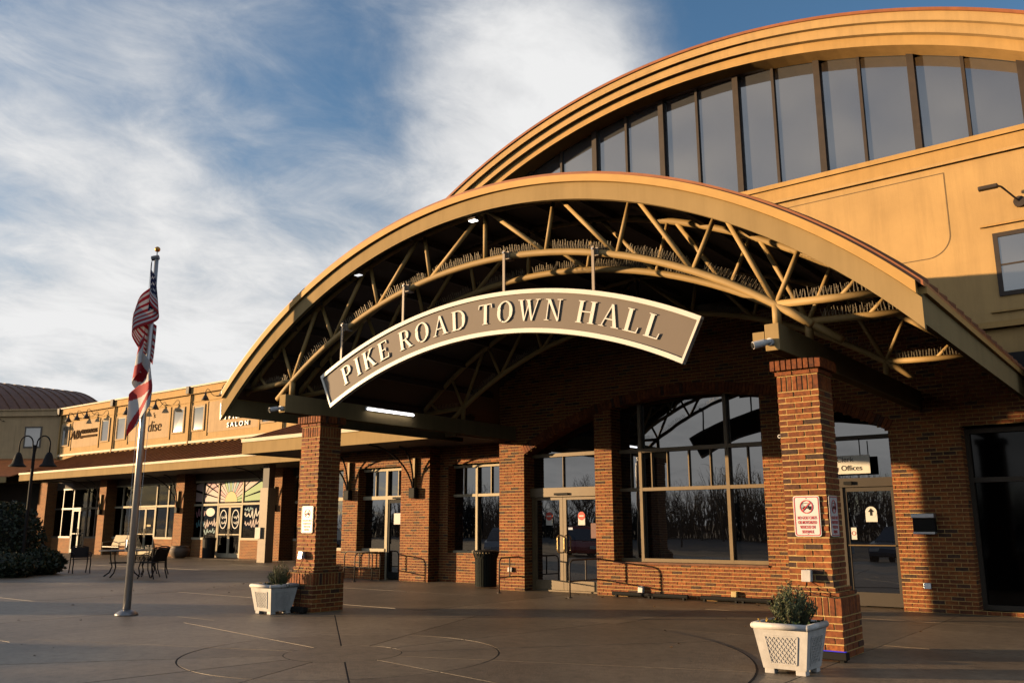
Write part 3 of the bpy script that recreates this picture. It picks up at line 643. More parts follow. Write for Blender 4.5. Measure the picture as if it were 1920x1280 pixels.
# serif capitals: strokes as polygons in a unit cap-height box
def sfw(x0, x1, z, up=True, t=.035):                                   # bracketed serif
    return [(x0, z), (x1, z), (x1 - .01, z + (t if up else -t)), (x0 + .01, z + (t if up else -t))]
def stem(x, w=.175): return [[(x, .0), (x + w, .0), (x + w, 1.), (x, 1.)], sfw(x - .08, x + w + .08, 0), sfw(x - .08, x + w + .08, 1, False)]
def ell(cx, cz, rx, rz, a0, a1, tx, tn, n=22):
    """swelling curved stroke: thick tx at the sides, tn at top and bottom"""
    out = []
    for k in range(n):
        q = []
        for a in (a0 + (a1 - a0) * k / n, a0 + (a1 - a0) * (k + 1) / n):
            w = tn + (tx - tn) * abs(math.cos(a)) ** 1.4
            q.append(((cx + rx * math.cos(a), cz + rz * math.sin(a)), (cx + (rx - w) * math.cos(a), cz + (rz - min(w, tn + .02)) * math.sin(a))))
        out.append([q[0][0], q[1][0], q[1][1], q[0][1]])
    return out
def dg(x0, z0, x1, z1, w): return [(x0, z0), (x0 + w, z0), (x1 + w, z1), (x1, z1)]
G_ = {
 'P': (.74, stem(.08) + [[(.2, .95), (.42, .95), (.42, 1.), (.2, 1.)], [(.2, .44), (.42, .44), (.42, .49), (.2, .49)]] + ell(.42, .72, .30, .28, -PI / 2, PI / 2, .175, .06)),
 'I': (.38, stem(.12)),
 'K': (.88, stem(.08) + [dg(.20, .44, .62, .97, .08), dg(.36, .62, .66, .02, .0) and [(.32, .58), (.44, .66), (.84, .02), (.66, .02)], sfw(.52, .82, 1, False), sfw(.58, .92, 0)]),
 'E': (.74, stem(.08) + [[(.2, .95), (.66, .95), (.66, 1.), (.2, 1.)], [(.62, .80), (.66, .80), (.66, .96), (.6, .96)], [(.2, .49), (.54, .49), (.54, .54), (.2, .54)], [(.51, .40), (.54, .40), (.54, .62), (.51, .62)], [(.2, 0), (.70, 0), (.70, .05), (.2, .05)], [(.65, .04), (.70, .04), (.73, .22), (.69, .22)]]),
 'R': (.84, stem(.08) + [[(.2, .95), (.42, .95), (.42, 1.), (.2, 1.)], [(.2, .46), (.42, .46), (.42, .51), (.2, .51)]] + ell(.42, .73, .28, .27, -PI / 2, PI / 2, .175, .06) + [[(.36, .48), (.5, .48), (.82, .03), (.64, .03)], sfw(.58, .9, 0)]),
 'O': (.92, ell(.46, .5, .44, .53, 0, 2 * PI, .18, .055, 40)),
 'A': (.92, [dg(.08, 0.02, .42, 1.0, .055), [(.40, 1.02), (.52, 1.02), (.86, .02), (.69, .02)], [(.24, .32), (.66, .32), (.66, .37), (.24, .37)], sfw(-.02, .24, 0), sfw(.60, .98, 0)]),
 'D': (.92, stem(.08) + [[(.2, .95), (.44, .95), (.44, 1.), (.2, 1.)], [(.2, 0), (.44, 0), (.44, .05), (.2, .05)]] + ell(.44, .5, .42, .5, -PI / 2, PI / 2, .185, .06)),
 'T': (.82, [[(.325, 0), (.5, 0), (.5, 1.), (.325, 1.)], sfw(.24, .58, 0), [(.03, .95), (.79, .95), (.79, 1.), (.03, 1.)], [(.0, .78), (.04, .78), (.08, .96), (.03, .99)], [(.78, .78), (.82, .78), (.79, .99), (.74, .96)]]),
 'W': (1.22, [[(.06, 1.), (.22, 1.), (.44, .0), (.36, -.02)], dg(.37, -.02, .60, .98, .05), [(.48, 1.), (.64, 1.), (.86, 0), (.78, -.02)], dg(.79, -.02, 1.08, 1., .05), sfw(-.02, .32, 1, False), sfw(.42, .72, 1, False), sfw(.98, 1.24, 1, False)]),
 'N': (.94, [[(.12, 0), (.17, 0), (.17, 1.), (.12, 1.)], [(.74, 0), (.79, 0), (.79, 1.), (.74, 1.)], [(.08, 1.), (.25, 1.), (.79, .0), (.72, -.03)], sfw(.02, .28, 0), sfw(.62, .92, 1, False), sfw(0, .2, 1, False)]),
 'H': (.98, stem(.1) + stem(.72) + [[(.2, .49), (.76, .49), (.76, .54), (.2, .54)]]),
 'L': (.74, stem(.08) + [[(.2, 0), (.68, 0), (.68, .05), (.2, .05)], [(.63, .04), (.68, .04), (.72, .26), (.68, .26)]]),
}
msg = 'PIKE ROAD TOWN HALL'; LH = .30; WS = 1.06
tot = sum(G_[c][0] for c in msg if c != ' ') * LH * WS
nsp = msg.count(' '); gaps = len(msg) - 1 - 2 * nsp
gap = .085; space = (6.05 - tot - gap * gaps) / nsp
RB = 7.30; pos = -3.02
for q, ch in enumerate(msg):
    if ch == ' ': continue
    w, strokes = G_[ch]; b = MB()
    mid = pos + w * LH * WS / 2; a = mid / (RB + .1); ux, uz = math.cos(a), -math.sin(a); vx, vz = math.sin(a), math.cos(a)
    ox, oz = X0 + RB * math.sin(a), SZ + RB * math.cos(a)
    for j, st in enumerate(strokes):
        yo = SY - .020 - .0011 * (j % 9)
        pts = [((px_ - w / 2) * LH * WS, pz * LH) for px_, pz in st]
        fr = [(ox + ux * p + vx * z_, yo, oz + uz * p + vz * z_) for p, z_ in pts]; bkk = [(p[0], SY - .006, p[2]) for p in fr]
        b.poly(fr); b.poly(bkk[::-1])
        for k in range(len(fr)): b.quad(fr[k], bkk[k], bkk[(k + 1) % len(fr)], fr[(k + 1) % len(fr)])
    b.build('letter', SIGNW, sg)
    nxt = msg[q + 1] if q + 1 < len(msg) else ''
    pos += w * LH * WS + (space if nxt == ' ' else gap)
STRAP = M('strap_paint', (.33, .25, .18), .45, .05)
for d in (-3.05, -1.62, .42, 1.95):
    zb = SZ + math.sqrt(7.75 ** 2 - d * d); zt = bz(d + X0 - TX)
    x = X0 + d; s_ = MB(); s_.box(x - .02, x + .02, SY + .012, SY + .034, zb - .02, zt + .06); s_ = s_.build('strap', STRAP, sg)
    MB().box(x - .045, x + .045, 9.685, 9.815, zt - .06, zt + .056).build('strap_clamp', STRAP, sg); MB().box(x - .019, x + .019, SY + .034, 9.69, zt - .045, zt + .04).build('strap_lug', STRAP, sg)
    MB().tube([(x, SY - .004, zt + .02), (x, SY + .012, zt + .02)], .014, 8).build('bolt', STEEL, s_)

# ================================================================== SMALL FITTINGS
def sec_camera(x, z, rz, label):
    t = thing('security_camera', (x, 9.5, z), label, 'camera', 'security cameras on the beam ends')
    MB().tube([(x, 9.549, z), (x, 9.50, z)], .045, 14).build('mount', WHITE, t, smooth=False)
    d = Vector((math.sin(rz), -math.cos(rz), -.25)).normalized(); p = Vector((x, 9.49, z))
    MB().tube([p, p + d * .06, p + d * .19], [.026, .043, .043], 14).build('body', WHITE, t)
    MB().tube([p + d * .188, p + d * .20], .036, 14).build('lens', BLACK, t)
    MB().tube([p - d * .02, p], .03, 10).build('joint', WHITE, t)
sec_camera(-3.60, 3.47, R(-50), 'white bullet security camera on the beam end above the right column')
sec_camera(-12.42, 3.44, R(-8), 'white bullet security camera on the beam end above the left column')
b = MB(); b.box(-3.83, -3.69, 9.6, 9.66, 3.52, 3.62); t = b.build('beam_speaker', FASCIA, None); tag(t, 'small tan speaker box on the beam beside the right security camera', 'speaker')

REDP = M('sign_red', (.60, .035, .045), .45, .02); SWHITE = M('sign_white', (.70, .67, .64), .4, .02)
def cart_sign(loc, rz, label):
    """12 x 18 inch plate facing local -y, origin at plate centre"""
    t = thing('cart_sign', loc, label, 'sign', 'no golf cart signs on the columns', rz)
    def rr(w, h, r, y, bb, hole=None):
        pts = []
        for cx_, cz_, a in ((w / 2 - r, h / 2 - r, 0), (-w / 2 + r, h / 2 - r, 90), (-w / 2 + r, -h / 2 + r, 180), (w / 2 - r, -h / 2 + r, 270)):
            for k in range(5): an = R(a + 22.5 * k); pts.append((cx_ + r * math.cos(an), cz_ + r * math.sin(an)))
        return pts
    def ob(name, bb, m_, p=t):
        o = link(name, bb.mesh(name), m_, None); o.parent = p; return o
    b = MB(); o_ = rr(.305, .457, .03, 0, b); b.poly([(x, 0, z) for x, z in o_]); b.poly([(x, .004, z) for x, z in o_][::-1])
    for k in range(len(o_)): p, q = o_[k], o_[(k + 1) % len(o_)]; b.quad((p[0], 0, p[1]), (p[0], .004, p[1]), (q[0], .004, q[1]), (q[0], 0, q[1]))
    pl = ob('plate', b, SWHITE)
    a_, c_ = rr(.285, .437, .026, 0, b), rr(.268, .42, .02, 0, b); b = MB()
    for k in range(20): k2 = (k + 1) % 20; b.quad((a_[k][0], -.003, a_[k][1]), (a_[k2][0], -.003, a_[k2][1]), (c_[k2][0], -.003, c_[k2][1]), (c_[k][0], -.003, c_[k][1]))
    ob('border_line', b, REDP)
    b = MB(); b.arc(0, .105, .066, .076, -.006, -.003, a0=0, a1=2 * PI, n=32); ob('ban_ring', b, REDP)
    b = MB(); b.poly([(-.055, -.0085, .06), (-.046, -.0085, .053), (.052, -.0085, .151), (.043, -.0085, .158)]); ob('ban_slash', b, REDP)
    b = MB()                                                       # little cart pictogram
    for x0, x1, z0, z1 in ((-.048, .052, .085, .098), (-.045, -.041, .098, .142), (.022, .026, .1, .142), (-.05, .032, .142, .147), (.02, .055, .098, .112), (-.03, .0, .098, .112)): b.quad((x0, -.005, z0), (x1, -.005, z0), (x1, -.005, z1), (x0, -.005, z1))
    for cx_ in (-.03, .038): b.poly([(cx_ + .015 * math.cos(2 * PI * k / 14), -.0065, .083 + .015 * math.sin(2 * PI * k / 14)) for k in range(14)])
    ob('cart_mark', b, BLACK)
    for i, ln in enumerate(('NO GOLF CARTS', 'OR MOTORIZED', 'VEHICLES ON', 'SIDEWALK')):
        cu = bpy.data.curves.new('lettering', 'FONT'); cu.body = ln; cu.size = .048; cu.align_x = 'CENTER'; cu.extrude = .0006; cu.offset = .0008; cu.materials.append(REDP)
        o = bpy.data.objects.new('lettering', cu); col.objects.link(o); o.parent = t; o.location = (0, -.003, -.035 - .052 * i); o.rotation_euler = (PI / 2, 0, 0); o.scale = (.60, 1, 1); TEXTS.append(o)
    for z in (.2, -.2): b = MB(); b.poly([(.006 * math.cos(2 * PI * k / 10), -.004, z + .006 * math.sin(2 * PI * k / 10)) for k in range(10)]); ob('screw', b, STEEL)
    return t
cart_sign((-3.527, 10.133, 1.525), 0, 'white no golf carts sign on the lit face of the right column')
cart_sign((-3.275, 10.31, 1.525), PI / 2, 'white no golf carts sign in shade on the side of the right column')
cart_sign((-12.32, 10.133, 1.545), 0, 'white no golf carts sign on the left column')
def outlet(x, y, z, label, m_=STEEL, w=.1, h=.13, d=.1):
    t = thing('outlet_cover', (x, y, z - h / 2), label, 'outlet box', 'weatherproof outlet covers')
    MB().box(x - w / 2, x + w / 2, y - d * .6, y, z - h / 2, z + h / 2).build('box', m_, t, bevel=.012)
    b = MB(); b.hexa([(x - w / 2 - .004, y - d, z - h / 2), (x + w / 2 + .004, y - d, z - h / 2), (x + w / 2 + .004, y - d * .61, z - h / 2), (x - w / 2 - .004, y - d * .61, z - h / 2), (x - w / 2 - .004, y - d * .8, z + h / 2), (x + w / 2 + .004, y - d * .8, z + h / 2), (x + w / 2 + .004, y - d * .61, z + h / 2), (x - w / 2 - .004, y - d * .61, z + h / 2)]); b.build('lid', m_, t, bevel=.008)
outlet(-3.56, 10.141, .865, 'grey outlet cover low on the right column above the planter', PLASTIC)
outlet(-12.37, 10.141, .94, 'shiny outlet cover low on the left column', STEEL)
outlet(-12.5, WY - .001, .46, 'white outlet cover on the brick pier beside the main doors', PLASTIC, .11, .1, .06)
outlet(-9.12, WY - .001, .16, 'white outlet cover on the wall base under the left end of the window', WHITE)
outlet(-7.11, WY - .001, .135, 'outlet cover on the wall base under the right end of the window', M('yellowed', (.5, .36, .14), .5), .1, .13)
outlet(-3.69, WY - .001, .43, 'grey outlet cover on the dark wall below the drop box', STEEL, .11, .1, .06)
def cable(pts, name, label, r=.005): tag(MB().tube(pts, r, 5).build(name, BLACK), label, 'cable')
cable([(-3.58, 10.12, .80), (-3.57, 10.05, .74), (-3.48, 9.99, .69), (-3.35, 9.985, .655), (-3.20, 9.99, .64)], 'power_cable', 'thin black cable drooping from the outlet on the right column')
cable([(-12.36, 10.12, .875), (-12.35, 10.05, .76), (-12.33, 10.0, .7), (-12.28, 9.99, .6), (-12.24, 10.0, .3), (-12.25, 9.99, .06)], 'power_cable', 'thin black cable running down the plinth of the left column')
t = tag(MB().tube([(-3.80, 10.3, 2.47), (-3.83, 10.3, 2.47)], .006, 6).build('eye_bolt', STEEL), 'small steel eye bolt on the left edge of the right column', 'bolt')
b = MB(); b.arc(-3.852, 2.47, .014, .022, 10.296, 10.304, a0=0, a1=2 * PI, n=16); b.build('eye', WHITE, t)
for x, w, lab in ((-9.25, .95, 'black light bar lying along the wall base under the left of the window'), (-8.45, .85, 'black light bar under the middle of the window'), (-7.35, .8, 'black light bar along the wall base left of the column'), (-6.65, .6, 'black light bar nearest the right column along the wall base')):
    t = thing('light_bar', (x, 16.05, 0), lab, 'light', 'landscape light bars'); MB().tube([(x - w / 2, 16.04, .065), (x + w / 2, 16.04, .065)], .042, 8).build('tube', BLACK, t); 
    for e in (-.4, .4): MB().box(x + e * w - .02, x + e * w + .02, 16.0, 16.08, 0, .05).build('foot', BLACK, t)
BLUE = emit('blue_led', (.03, .03, .6), .25)
for (x, y, lab, led) in ((-3.32, 9.86, 'black wash light at the foot of the right column', True), (-12.2, 9.9, 'black wash light at the foot of the left column', False)):
    t = thing('wash_light', (x, y, 0), lab, 'light'); MB().box(x - .22, x + .22, y - .05, y + .06, .02, .1).build('body', BLACK, t, bevel=.01)
    MB().box(x - .2, x + .2, y - .02, y + .03, .101, .106).build('lens', BLUE if led else BLACK, t)
    for e in (-.17, .17): MB().box(x + e - .02, x + e + .02, y - .06, y + .06, 0, .02).build('foot', BLACK, t)
# drop box right of the clerk's door
t = thing('drop_box', (-3.63, 16.1, 1.29), 'black and silver wall-mounted drop box beside the clerk door', 'mailbox')
MB().box(-3.80, -3.46, 16.05, 16.198, 1.31, 1.60).build('body', BLACK, t); MB().box(-3.81, -3.45, 16.0, 16.19, 1.535, 1.615).build('hood', STEEL, t, bevel=.01); MB().box(-3.80, -3.46, 16.02, 16.19, 1.275, 1.31).build('lip', STEEL, t)
t = thing('office_sign', (-5.2, 16.35, 2.3), 'cream hanging sign with dark lettering above the clerk door', 'sign')
MB().box(-5.95, -4.49, 16.33, 16.36, 2.33, 2.66).build('panel', SIGNW, t)
text('lettering', 'Town Clerk', .135, (-5.1, 16.327, 2.545), BLACK, t, .001); text('lettering', 'Administrative Offices', .132, (-5.22, 16.325, 2.39), BLACK, t, .001)
for x in (-5.8, -4.65): MB().box(x - .008, x + .008, 16.338, 16.352, 2.66, 2.95).build('hanger', BLACK, t)

# ================================================================== RAILS, BIN
def rail(x0, y0, x1, y1, h, label, wall=False):
    t = thing('guard_rail', (x0, y0, 0), label, 'railing', 'guard rails beside the doors'); m_ = M('rail_paint', (.06, .042, .028), .6, .05)
    p, q = Vector((x0, y0, 0)), Vector((x1, y1, 0)); u = (q - p).normalized(); L_ = (q - p).length; Z = Vector((0, 0, 1))
    top = [p, p + Z * (h - .12)] + [p + u * (.12 - .12 * math.cos(a)) + Z * (h - .12 + .12 * math.sin(a)) for a in (R(30), R(60), R(90))] + ([q + Z * h] if wall else [q - u * (.12 - .12 * math.cos(a)) + Z * (h - .12 + .12 * math.sin(a)) for a in (R(90), R(60), R(30))] + [q + Z * (h - .12), q])
    MB().tube(top, .017, 10).build('hoop', m_, t, smooth=True)
    MB().tube([p + Z * .32, q + Z * .32], .014, 8).build('lower_rail', m_, t); MB().tube([p + u * L_ * .55 + Z * .32, p + u * L_ * .55 + Z * (h - .01)], .017, 8).build('baluster', m_, t)
    for e in ((p,) if wall else (p, q)): MB().lathe((e.x, e.y, 0), [(.05, 0), (.05, .012), (.025, .02)], 12).build('foot_plate', m_, t)
rail(-12.22, 15.42, -12.30, 16.20, .74, 'thin dark guard rail left of the main doors by the bin', True)
rail(-10.24, 15.23, -10.15, 16.20, .74, 'thin dark guard rail right of the main doors', True)
rail(-19.05, 17.05, -17.93, 17.05, .74, 'dark guard rail in front of the low wall left of the side door')
rail(-17.80, 16.3, -17.72, 17.15, .74, 'dark guard rail edge-on at the side door')
t = thing('trash_can', (-13.48, 16.5, 0), 'dark slatted round trash can below the side window', 'trash can')
MB().lathe((-13.48, 16.5, 0), [(.20, .03), (.215, .78)], 24).build('liner', BLACK, t)
for k in range(26):
    a = 2 * PI * k / 26; ca, sa = math.cos(a), math.sin(a); c = MB()
    for zz0, zz1, r0, r1 in ((.03, .66, .245, .255), (.66, .82, .255, .315)):
        w_ = .021; c.hexa([(-13.48 + r0 * ca - sa * w_, 16.5 + r0 * sa + ca * w_, zz0), (-13.48 + r0 * ca + sa * w_, 16.5 + r0 * sa - ca * w_, zz0), (-13.48 + (r0 + .008) * ca + sa * w_, 16.5 + (r0 + .008) * sa - ca * w_, zz0), (-13.48 + (r0 + .008) * ca - sa * w_, 16.5 + (r0 + .008) * sa + ca * w_, zz0),
                             (-13.48 + r1 * ca - sa * w_, 16.5 + r1 * sa + ca * w_, zz1), (-13.48 + r1 * ca + sa * w_, 16.5 + r1 * sa - ca * w_, zz1), (-13.48 + (r1 + .008) * ca + sa * w_, 16.5 + (r1 + .008) * sa - ca * w_, zz1), (-13.48 + (r1 + .008) * ca - sa * w_, 16.5 + (r1 + .008) * sa + ca * w_, zz1)])
    c.build('slat', M('bin_green', (.018, .02, .016), .8, .1, spec=.15), t)
for z in (.04, .66): MB().tube([(-13.48 + .25 * math.cos(2 * PI * k / 24), 16.5 + .25 * math.sin(2 * PI * k / 24), z) for k in range(25)], .013, 6).build('hoop', BLACK, t)
MB().lathe((-13.48, 16.5, .82), [(.325, 0), (.33, .02), (.24, .045), (.14, .05)], 24).build('lid', BLACK, t)

# ================================================================== SIDE WING next to the hall
wing = thing('side_wing', (-18.5, 17.3, 0), 'low brick side wing with a metal roofed walk left of the town hall', 'building')
BY = 17.3
def bsp(z):
    if .74 < z < 3.02: return [(-21.5, -21.1), (-19.5, -18.87), (-17.15, -16.1)]
    if z < .74: return [(-21.5, -17.93), (-17.15, -16.1)]
    return [(-21.5, -16.1)]
bk, mo = MB(), MB()
lay_bricks(bk, mo, (0, BY + .009, 0), (1, 0, 0), (0, -1, 0), 0, 4.2, bsp)
lay_bricks(bk, mo, (-16.1, 0, 0), (0, 1, 0), (1, 0, 0), 0, 4.2, lambda z: [(BY + .012, 17.71)], proud=.006)
for x in (-18.87, -17.93 - .0): lay_bricks(bk, mo, (x, 0, 0), (0, 1, 0), (1, 0, 0), .74 if x < -18 else 0, 3.02 if x < -18 else .74, lambda z: [(BY + .012, BY + .36)], proud=.004)
tag(bk.build('brickwork', BRICK, wing), kind='stuff'); mo.build('mortar', MORTAR, wing)
gy = BY + .3
fr = MB()
for x0, x1, z0, z1 in ((-18.87, -17.9, .74, .82), (-18.87, -17.15, 2.16, 2.26), (-18.87, -17.15, 2.95, 3.02), (-17.96, -17.86, 0, 2.16), (-17.96, -17.88, 2.26, 2.95), (-17.22, -17.15, 0, 2.16), (-21.1, -19.5, .74, .82), (-21.1, -19.5, 2.16, 2.26), (-20.34, -20.26, .82, 2.16)): fr.box(x0, x1, gy - .085, gy - .01, z0, z1)
fr = fr.build('window_frame', IVORY, wing)
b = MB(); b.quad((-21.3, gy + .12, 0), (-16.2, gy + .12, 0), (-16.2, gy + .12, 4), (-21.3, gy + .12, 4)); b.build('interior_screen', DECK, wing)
for x in (-18.4, -17.5): MB().box(x - .013, x + .013, gy - .05, gy - .012, 2.26, 2.95).build('glazing_bar', IVORY, fr)
for i, (a, c, z0, z1) in enumerate(((-18.87, -17.93, .76, 2.2), (-18.87, -17.93, 2.21, 3.0), (-17.93, -17.15, 2.22, 2.99), (-21.1, -19.5, .76, 2.2), (-21.1, -19.5, 2.21, 3.02))): pane(MB(), a, c, z0, z1, gy + .001 * i).build('pane', GLASS, fr)
d = MB(); d.box(-17.86, -17.79, gy - .07, gy - .03, .03, 2.15); d.box(-17.29, -17.22, gy - .07, gy - .03, .03, 2.15); d.box(-17.79, -17.29, gy - .069, gy - .031, .03, .2); d.box(-17.79, -17.29, gy - .069, gy - .031, 2.06, 2.15)
d = d.build('door', BLACK, wing); pane(MB(), -17.8, -17.28, .18, 2.08, gy - .045).build('pane', GLASS, d); MB().box(-17.64, -17.38, gy - .053, gy - .048, 1.48, 1.78).build('door_notice', PAPER, d)
MB().tube([(-17.82, gy - .12, .95), (-17.82, gy - .12, 1.35)], .013, 8).build('handle', IVORY, d)
MB().box(-17.62, -17.2, gy - .15, gy - .085, 2.17, 2.22).build('door_closer', BLACK, fr)
def shed(parent, x0, x1, ye, ze, yw, zw, seam, fascia_m=FASCIA, fz=.34):
    b = MB(); b.hexa([(x0, ye, ze), (x1, ye, ze), (x1, yw, zw), (x0, yw, zw), (x0, ye, ze + .05), (x1, ye, ze + .05), (x1, yw, zw + .05), (x0, yw, zw + .05)]); rf = b.build('walk_roof', ROOF, parent)
    n = int((x1 - x0) / seam); sm = None
    for i in range(n + 1):
        x = x0 + .03 + (x1 - x0 - .06) * i / n
        if sm is None:
            b = MB(); b.hexa([(-.02, ye - .02, ze + .051), (.02, ye - .02, ze + .051), (.02, yw, zw + .051), (-.02, yw, zw + .051), (-.02, ye - .02, ze + .11), (.02, ye - .02, ze + .11), (.02, yw, zw + .11), (-.02, yw, zw + .11)])
            o = b.build('roof_seam', ROOF, None); sm = o.data
        else: o = bpy.data.objects.new('roof_seam', sm); col.objects.link(o)
        o.location = (x, 0, 0); setp(o, rf)
    MB().box(x0, x1, ye - .06, ye, ze - fz, ze - .002).build('walk_fascia', fascia_m, parent); MB().box(x0 - .01, x1 + .01, ye - .1, ye - .025, ze + .0, ze + .10).build('gutter', TRIMW, parent)
    MB().box(x0, x0 + .05, ye + .001, yw, ze - fz, ze - fz + .3).build('end_fascia', FASCIA, parent)
    b = MB(); b.quad((x0 + .05, ye, ze - fz + .03), (x1, ye, ze - fz + .03), (x1, yw, ze - fz + .03), (x0 + .05, yw, ze - fz + .03)); b.build('walk_soffit', DECK, parent)
shed(wing, -21.9, -13.6, 15.55, 3.84, 18.75, 4.86, .46)
MB().box(-21.9, -16.0, 18.75, 18.95, 3.5, 6.2).build('upper_wall', STUCCO, wing)
def bracket(x, y, z, yo, zo, parent):
    t = MB(); t.box(x - .04, x + .04, y - .09, y + .01, z, z + .85); t = t.build('bracket', TUBE, parent)
    MB().box(x - .11, x + .11, y - .16, y, z - .22, z + .06).build('bracket_shoe', BLACK, t, bevel=.02)
    for e, yy in ((-.22, yo), (.05, y - (y - yo) * .45)):
        pts = []
        for k in range(9):
            a = k / 8 * PI / 2; pts.append((x + e * math.sin(a), y - .1 + (yy - y + .1) * (1 - math.cos(a)), z + (zo - z) * math.sin(a)))
        MB().tube(pts, .024, 8).build('bracket_tube', BLACK, t, smooth=True)
bracket(-19.2, BY, 2.38, 15.75, 3.5, wing); bracket(-16.6, BY, 2.38, 15.75, 3.5, wing)

# ================================================================== SHOP ROW further left
shop = thing('shop_row', (-38, 25, 0), 'long two-storey tan shop row with a brown metal roofed walk on the far left', 'building')
AY = 25.0
MB().box(-53.7, -20.5, AY, AY + .25, 4.0, 8.02).build('upper_wall', STUCCO, shop)
MB().box(-53.72, -20.5, AY - .16, AY + .25, 8.02, 8.36).build('cornice', STUCCO_G, shop); MB().box(-53.75, -20.5, AY - .24, AY + .25, 8.36, 8.44).build('coping', TRIMW, shop)
MB().box(-53.7, -20.5, AY - .03, AY + .01, 7.62, 7.66).build('string_course', STUCCO_G, shop)
FRM = M('window_bronze', (.10, .075, .05), .5)
wins = [(-53.28, -52.49), (-48.63, -47.87), (-46.96, -46.11), (-41.37, -40.45), (-39.55, -38.67), (-33.9, -33.05), (-32.2, -31.3), (-26.5, -25.6)]
SKYG = glass_mat('upstairs_glass', (.05, .05, .05), 2.6, .03)
for x0, x1 in wins:
    w_ = MB(); w_.box(x0 - .1, x1 + .1, AY - .05, AY - .002, 6.12, 6.2); w_.box(x0 - .1, x0, AY - .05, AY - .002, 6.2, 7.38); w_.box(x1, x1 + .1, AY - .05, AY - .002, 6.2, 7.38); w_.box(x0 - .1, x1 + .1, AY - .05, AY - .002, 7.38, 7.46); w_ = w_.build('window', STUCCO_P, shop)
    i_ = MB(); i_.box(x0, x0 + .05, AY - .025, AY - .004, 6.2, 7.38); i_.box(x1 - .05, x1, AY - .025, AY - .004, 6.2, 7.38); i_.box(x0 + .05, x1 - .05, AY - .025, AY - .004, 7.32, 7.38); i_.build('sash', IVORY, w_)
    pane(MB(), x0 + .05, x1 - .05, 6.2, 7.32, AY - .012).build('pane', SKYG, w_)
for x0, x1 in ((-52.1, -49.0), (-45.75, -41.75), (-38.3, -34.2), (-30.9, -26.9)):
    MB().box(x0, x1, AY - .012, AY - .001, 6.0, 7.52).build('sign_band', STUCCO_P, shop)
    for x in (x0 - .06, x1 + .06): MB().box(x - .05, x + .05, AY - .04, AY - .002, 5.85, 7.55).build('pilaster_strip', STUCCO_G, shop)
for x in (-53.5, -47.3, -39.85, -32.35):
    MB().box(x - .04, x + .04, AY - .11, AY - .03, 5.4, 8.0).build('downspout', STUCCO_G, shop); MB().box(x - .13, x + .13, AY - .3, AY - .17, 8.05, 8.42).build('conductor_head', DARKBROWN, shop)
# ground floor: piers, aprons, glazing
bays = [(-53.2, -47.75), (-46.4, -40.6), (-38.9, -32.75), (-31.2, -24)]
for x0, x1 in ((-54.2, -53.2), (-47.1, -46.4), (-39.7, -38.98), (-32.2, -31.45), (-24, -21.5)): MB().box(x0, x1, 24.4, AY + .2, 0, 4.0).build('brick_pier', BRICKFAR, shop)
MB().box(-54.2, -20.5, AY - .02, AY + .2, 3.62, 4.0).build('bulkhead', M('bulkhead', (.10, .07, .05), .8), shop)
def storefront(x0, x1, dx0, dx1, mull, frame_m=IVORY):
    w_ = MB(); w_.box(x0, x1, AY - .05, AY + .03, 2.42, 2.52); w_.box(x0, x1, AY - .05, AY + .03, 3.54, 3.62); w_.box(x0, dx0, AY - .08, AY + .03, .83, .93); w_.box(dx1, x1, AY - .08, AY + .03, .83, .93)
    w_ = w_.build('shop_window', frame_m, shop)
    for x in mull: MB().box(x - .04, x + .04, AY - .055, AY + .035, .93 if not (dx0 - .05 < x < dx1 + .05) else 0, 3.54).build('mullion', frame_m, w_)
    for a, c in ((x0, dx0), (dx1, x1)): MB().box(a, c, AY - .06, AY + .1, 0, .83).build('apron', BRICKFAR, w_)
    es = sorted([x0] + list(mull) + [x1])
    for a, c in zip(es, es[1:]):
        inn = dx0 - .05 < (a + c) / 2 < dx1 + .05
        MB().box(a, c, AY - .004, AY + .004, 2.52, 3.54).build('pane', GCLEAR, w_)
        if not inn: MB().box(a, c, AY - .004, AY + .004, .93, 2.42).build('pane', GCLEAR, w_)
    m_ = (dx0 + dx1) / 2
    for a, c in ((dx0 + .05, m_ - .01), (m_ + .01, dx1 - .05)):
        d = MB(); d.box(a, a + .07, AY - .045, AY + .01, .03, 2.40); d.box(c - .07, c, AY - .045, AY + .01, .03, 2.40); d.box(a + .07, c - .07, AY - .044, AY + .01, .03, .22); d.box(a + .07, c - .07, AY - .044, AY + .01, 2.32, 2.40); d.box(a + .07, c - .07, AY - .043, AY + .01, 1.05, 1.10)
        d = d.build('door', frame_m, shop); MB().box(a + .06, c - .06, AY - .012, AY - .006, .2, 2.34).build('pane', GCLEAR, d)
        hx = c - .12 if c < m_ else a + .12; MB().tube([(hx, AY - .1, .95), (hx, AY - .1, 1.35)], .015, 6).build('handle', BLACK, d)
    return w_
s1 = storefront(-46.4, -40.6, -44.2, -42.3, (-45.6, -44.2, -42.3, -41.2))
s2 = storefront(-38.9, -32.75, -36.9, -35.0, (-38.2, -36.9, -35.0, -33.4))
s0 = storefront(-53.2, -47.75, -51.0, -49.4, (-52.2, -51.0, -49.4, -48.4), FRM)
s3 = storefront(-31.2, -24, -28, -26.2, (-30, -28, -26.2, -25))
INT = M('shop_interior', (.20, .17, .13), .9, .2, 1)
b = MB(); b.quad((-54, 29, 0), (-21, 29, 0), (-21, 29, 4), (-54, 29, 4)); b.quad((-54, AY + .3, 3.7), (-21, AY + .3, 3.7), (-21, 29, 3.7), (-54, 29, 3.7)); b.build('interior_wall', INT, shop)
for x in (-47.2, -39.6, -32.1): MB().box(x - .1, x + .1, AY + .25, 29, 0, 3.7).build('party_wall', INT, shop)
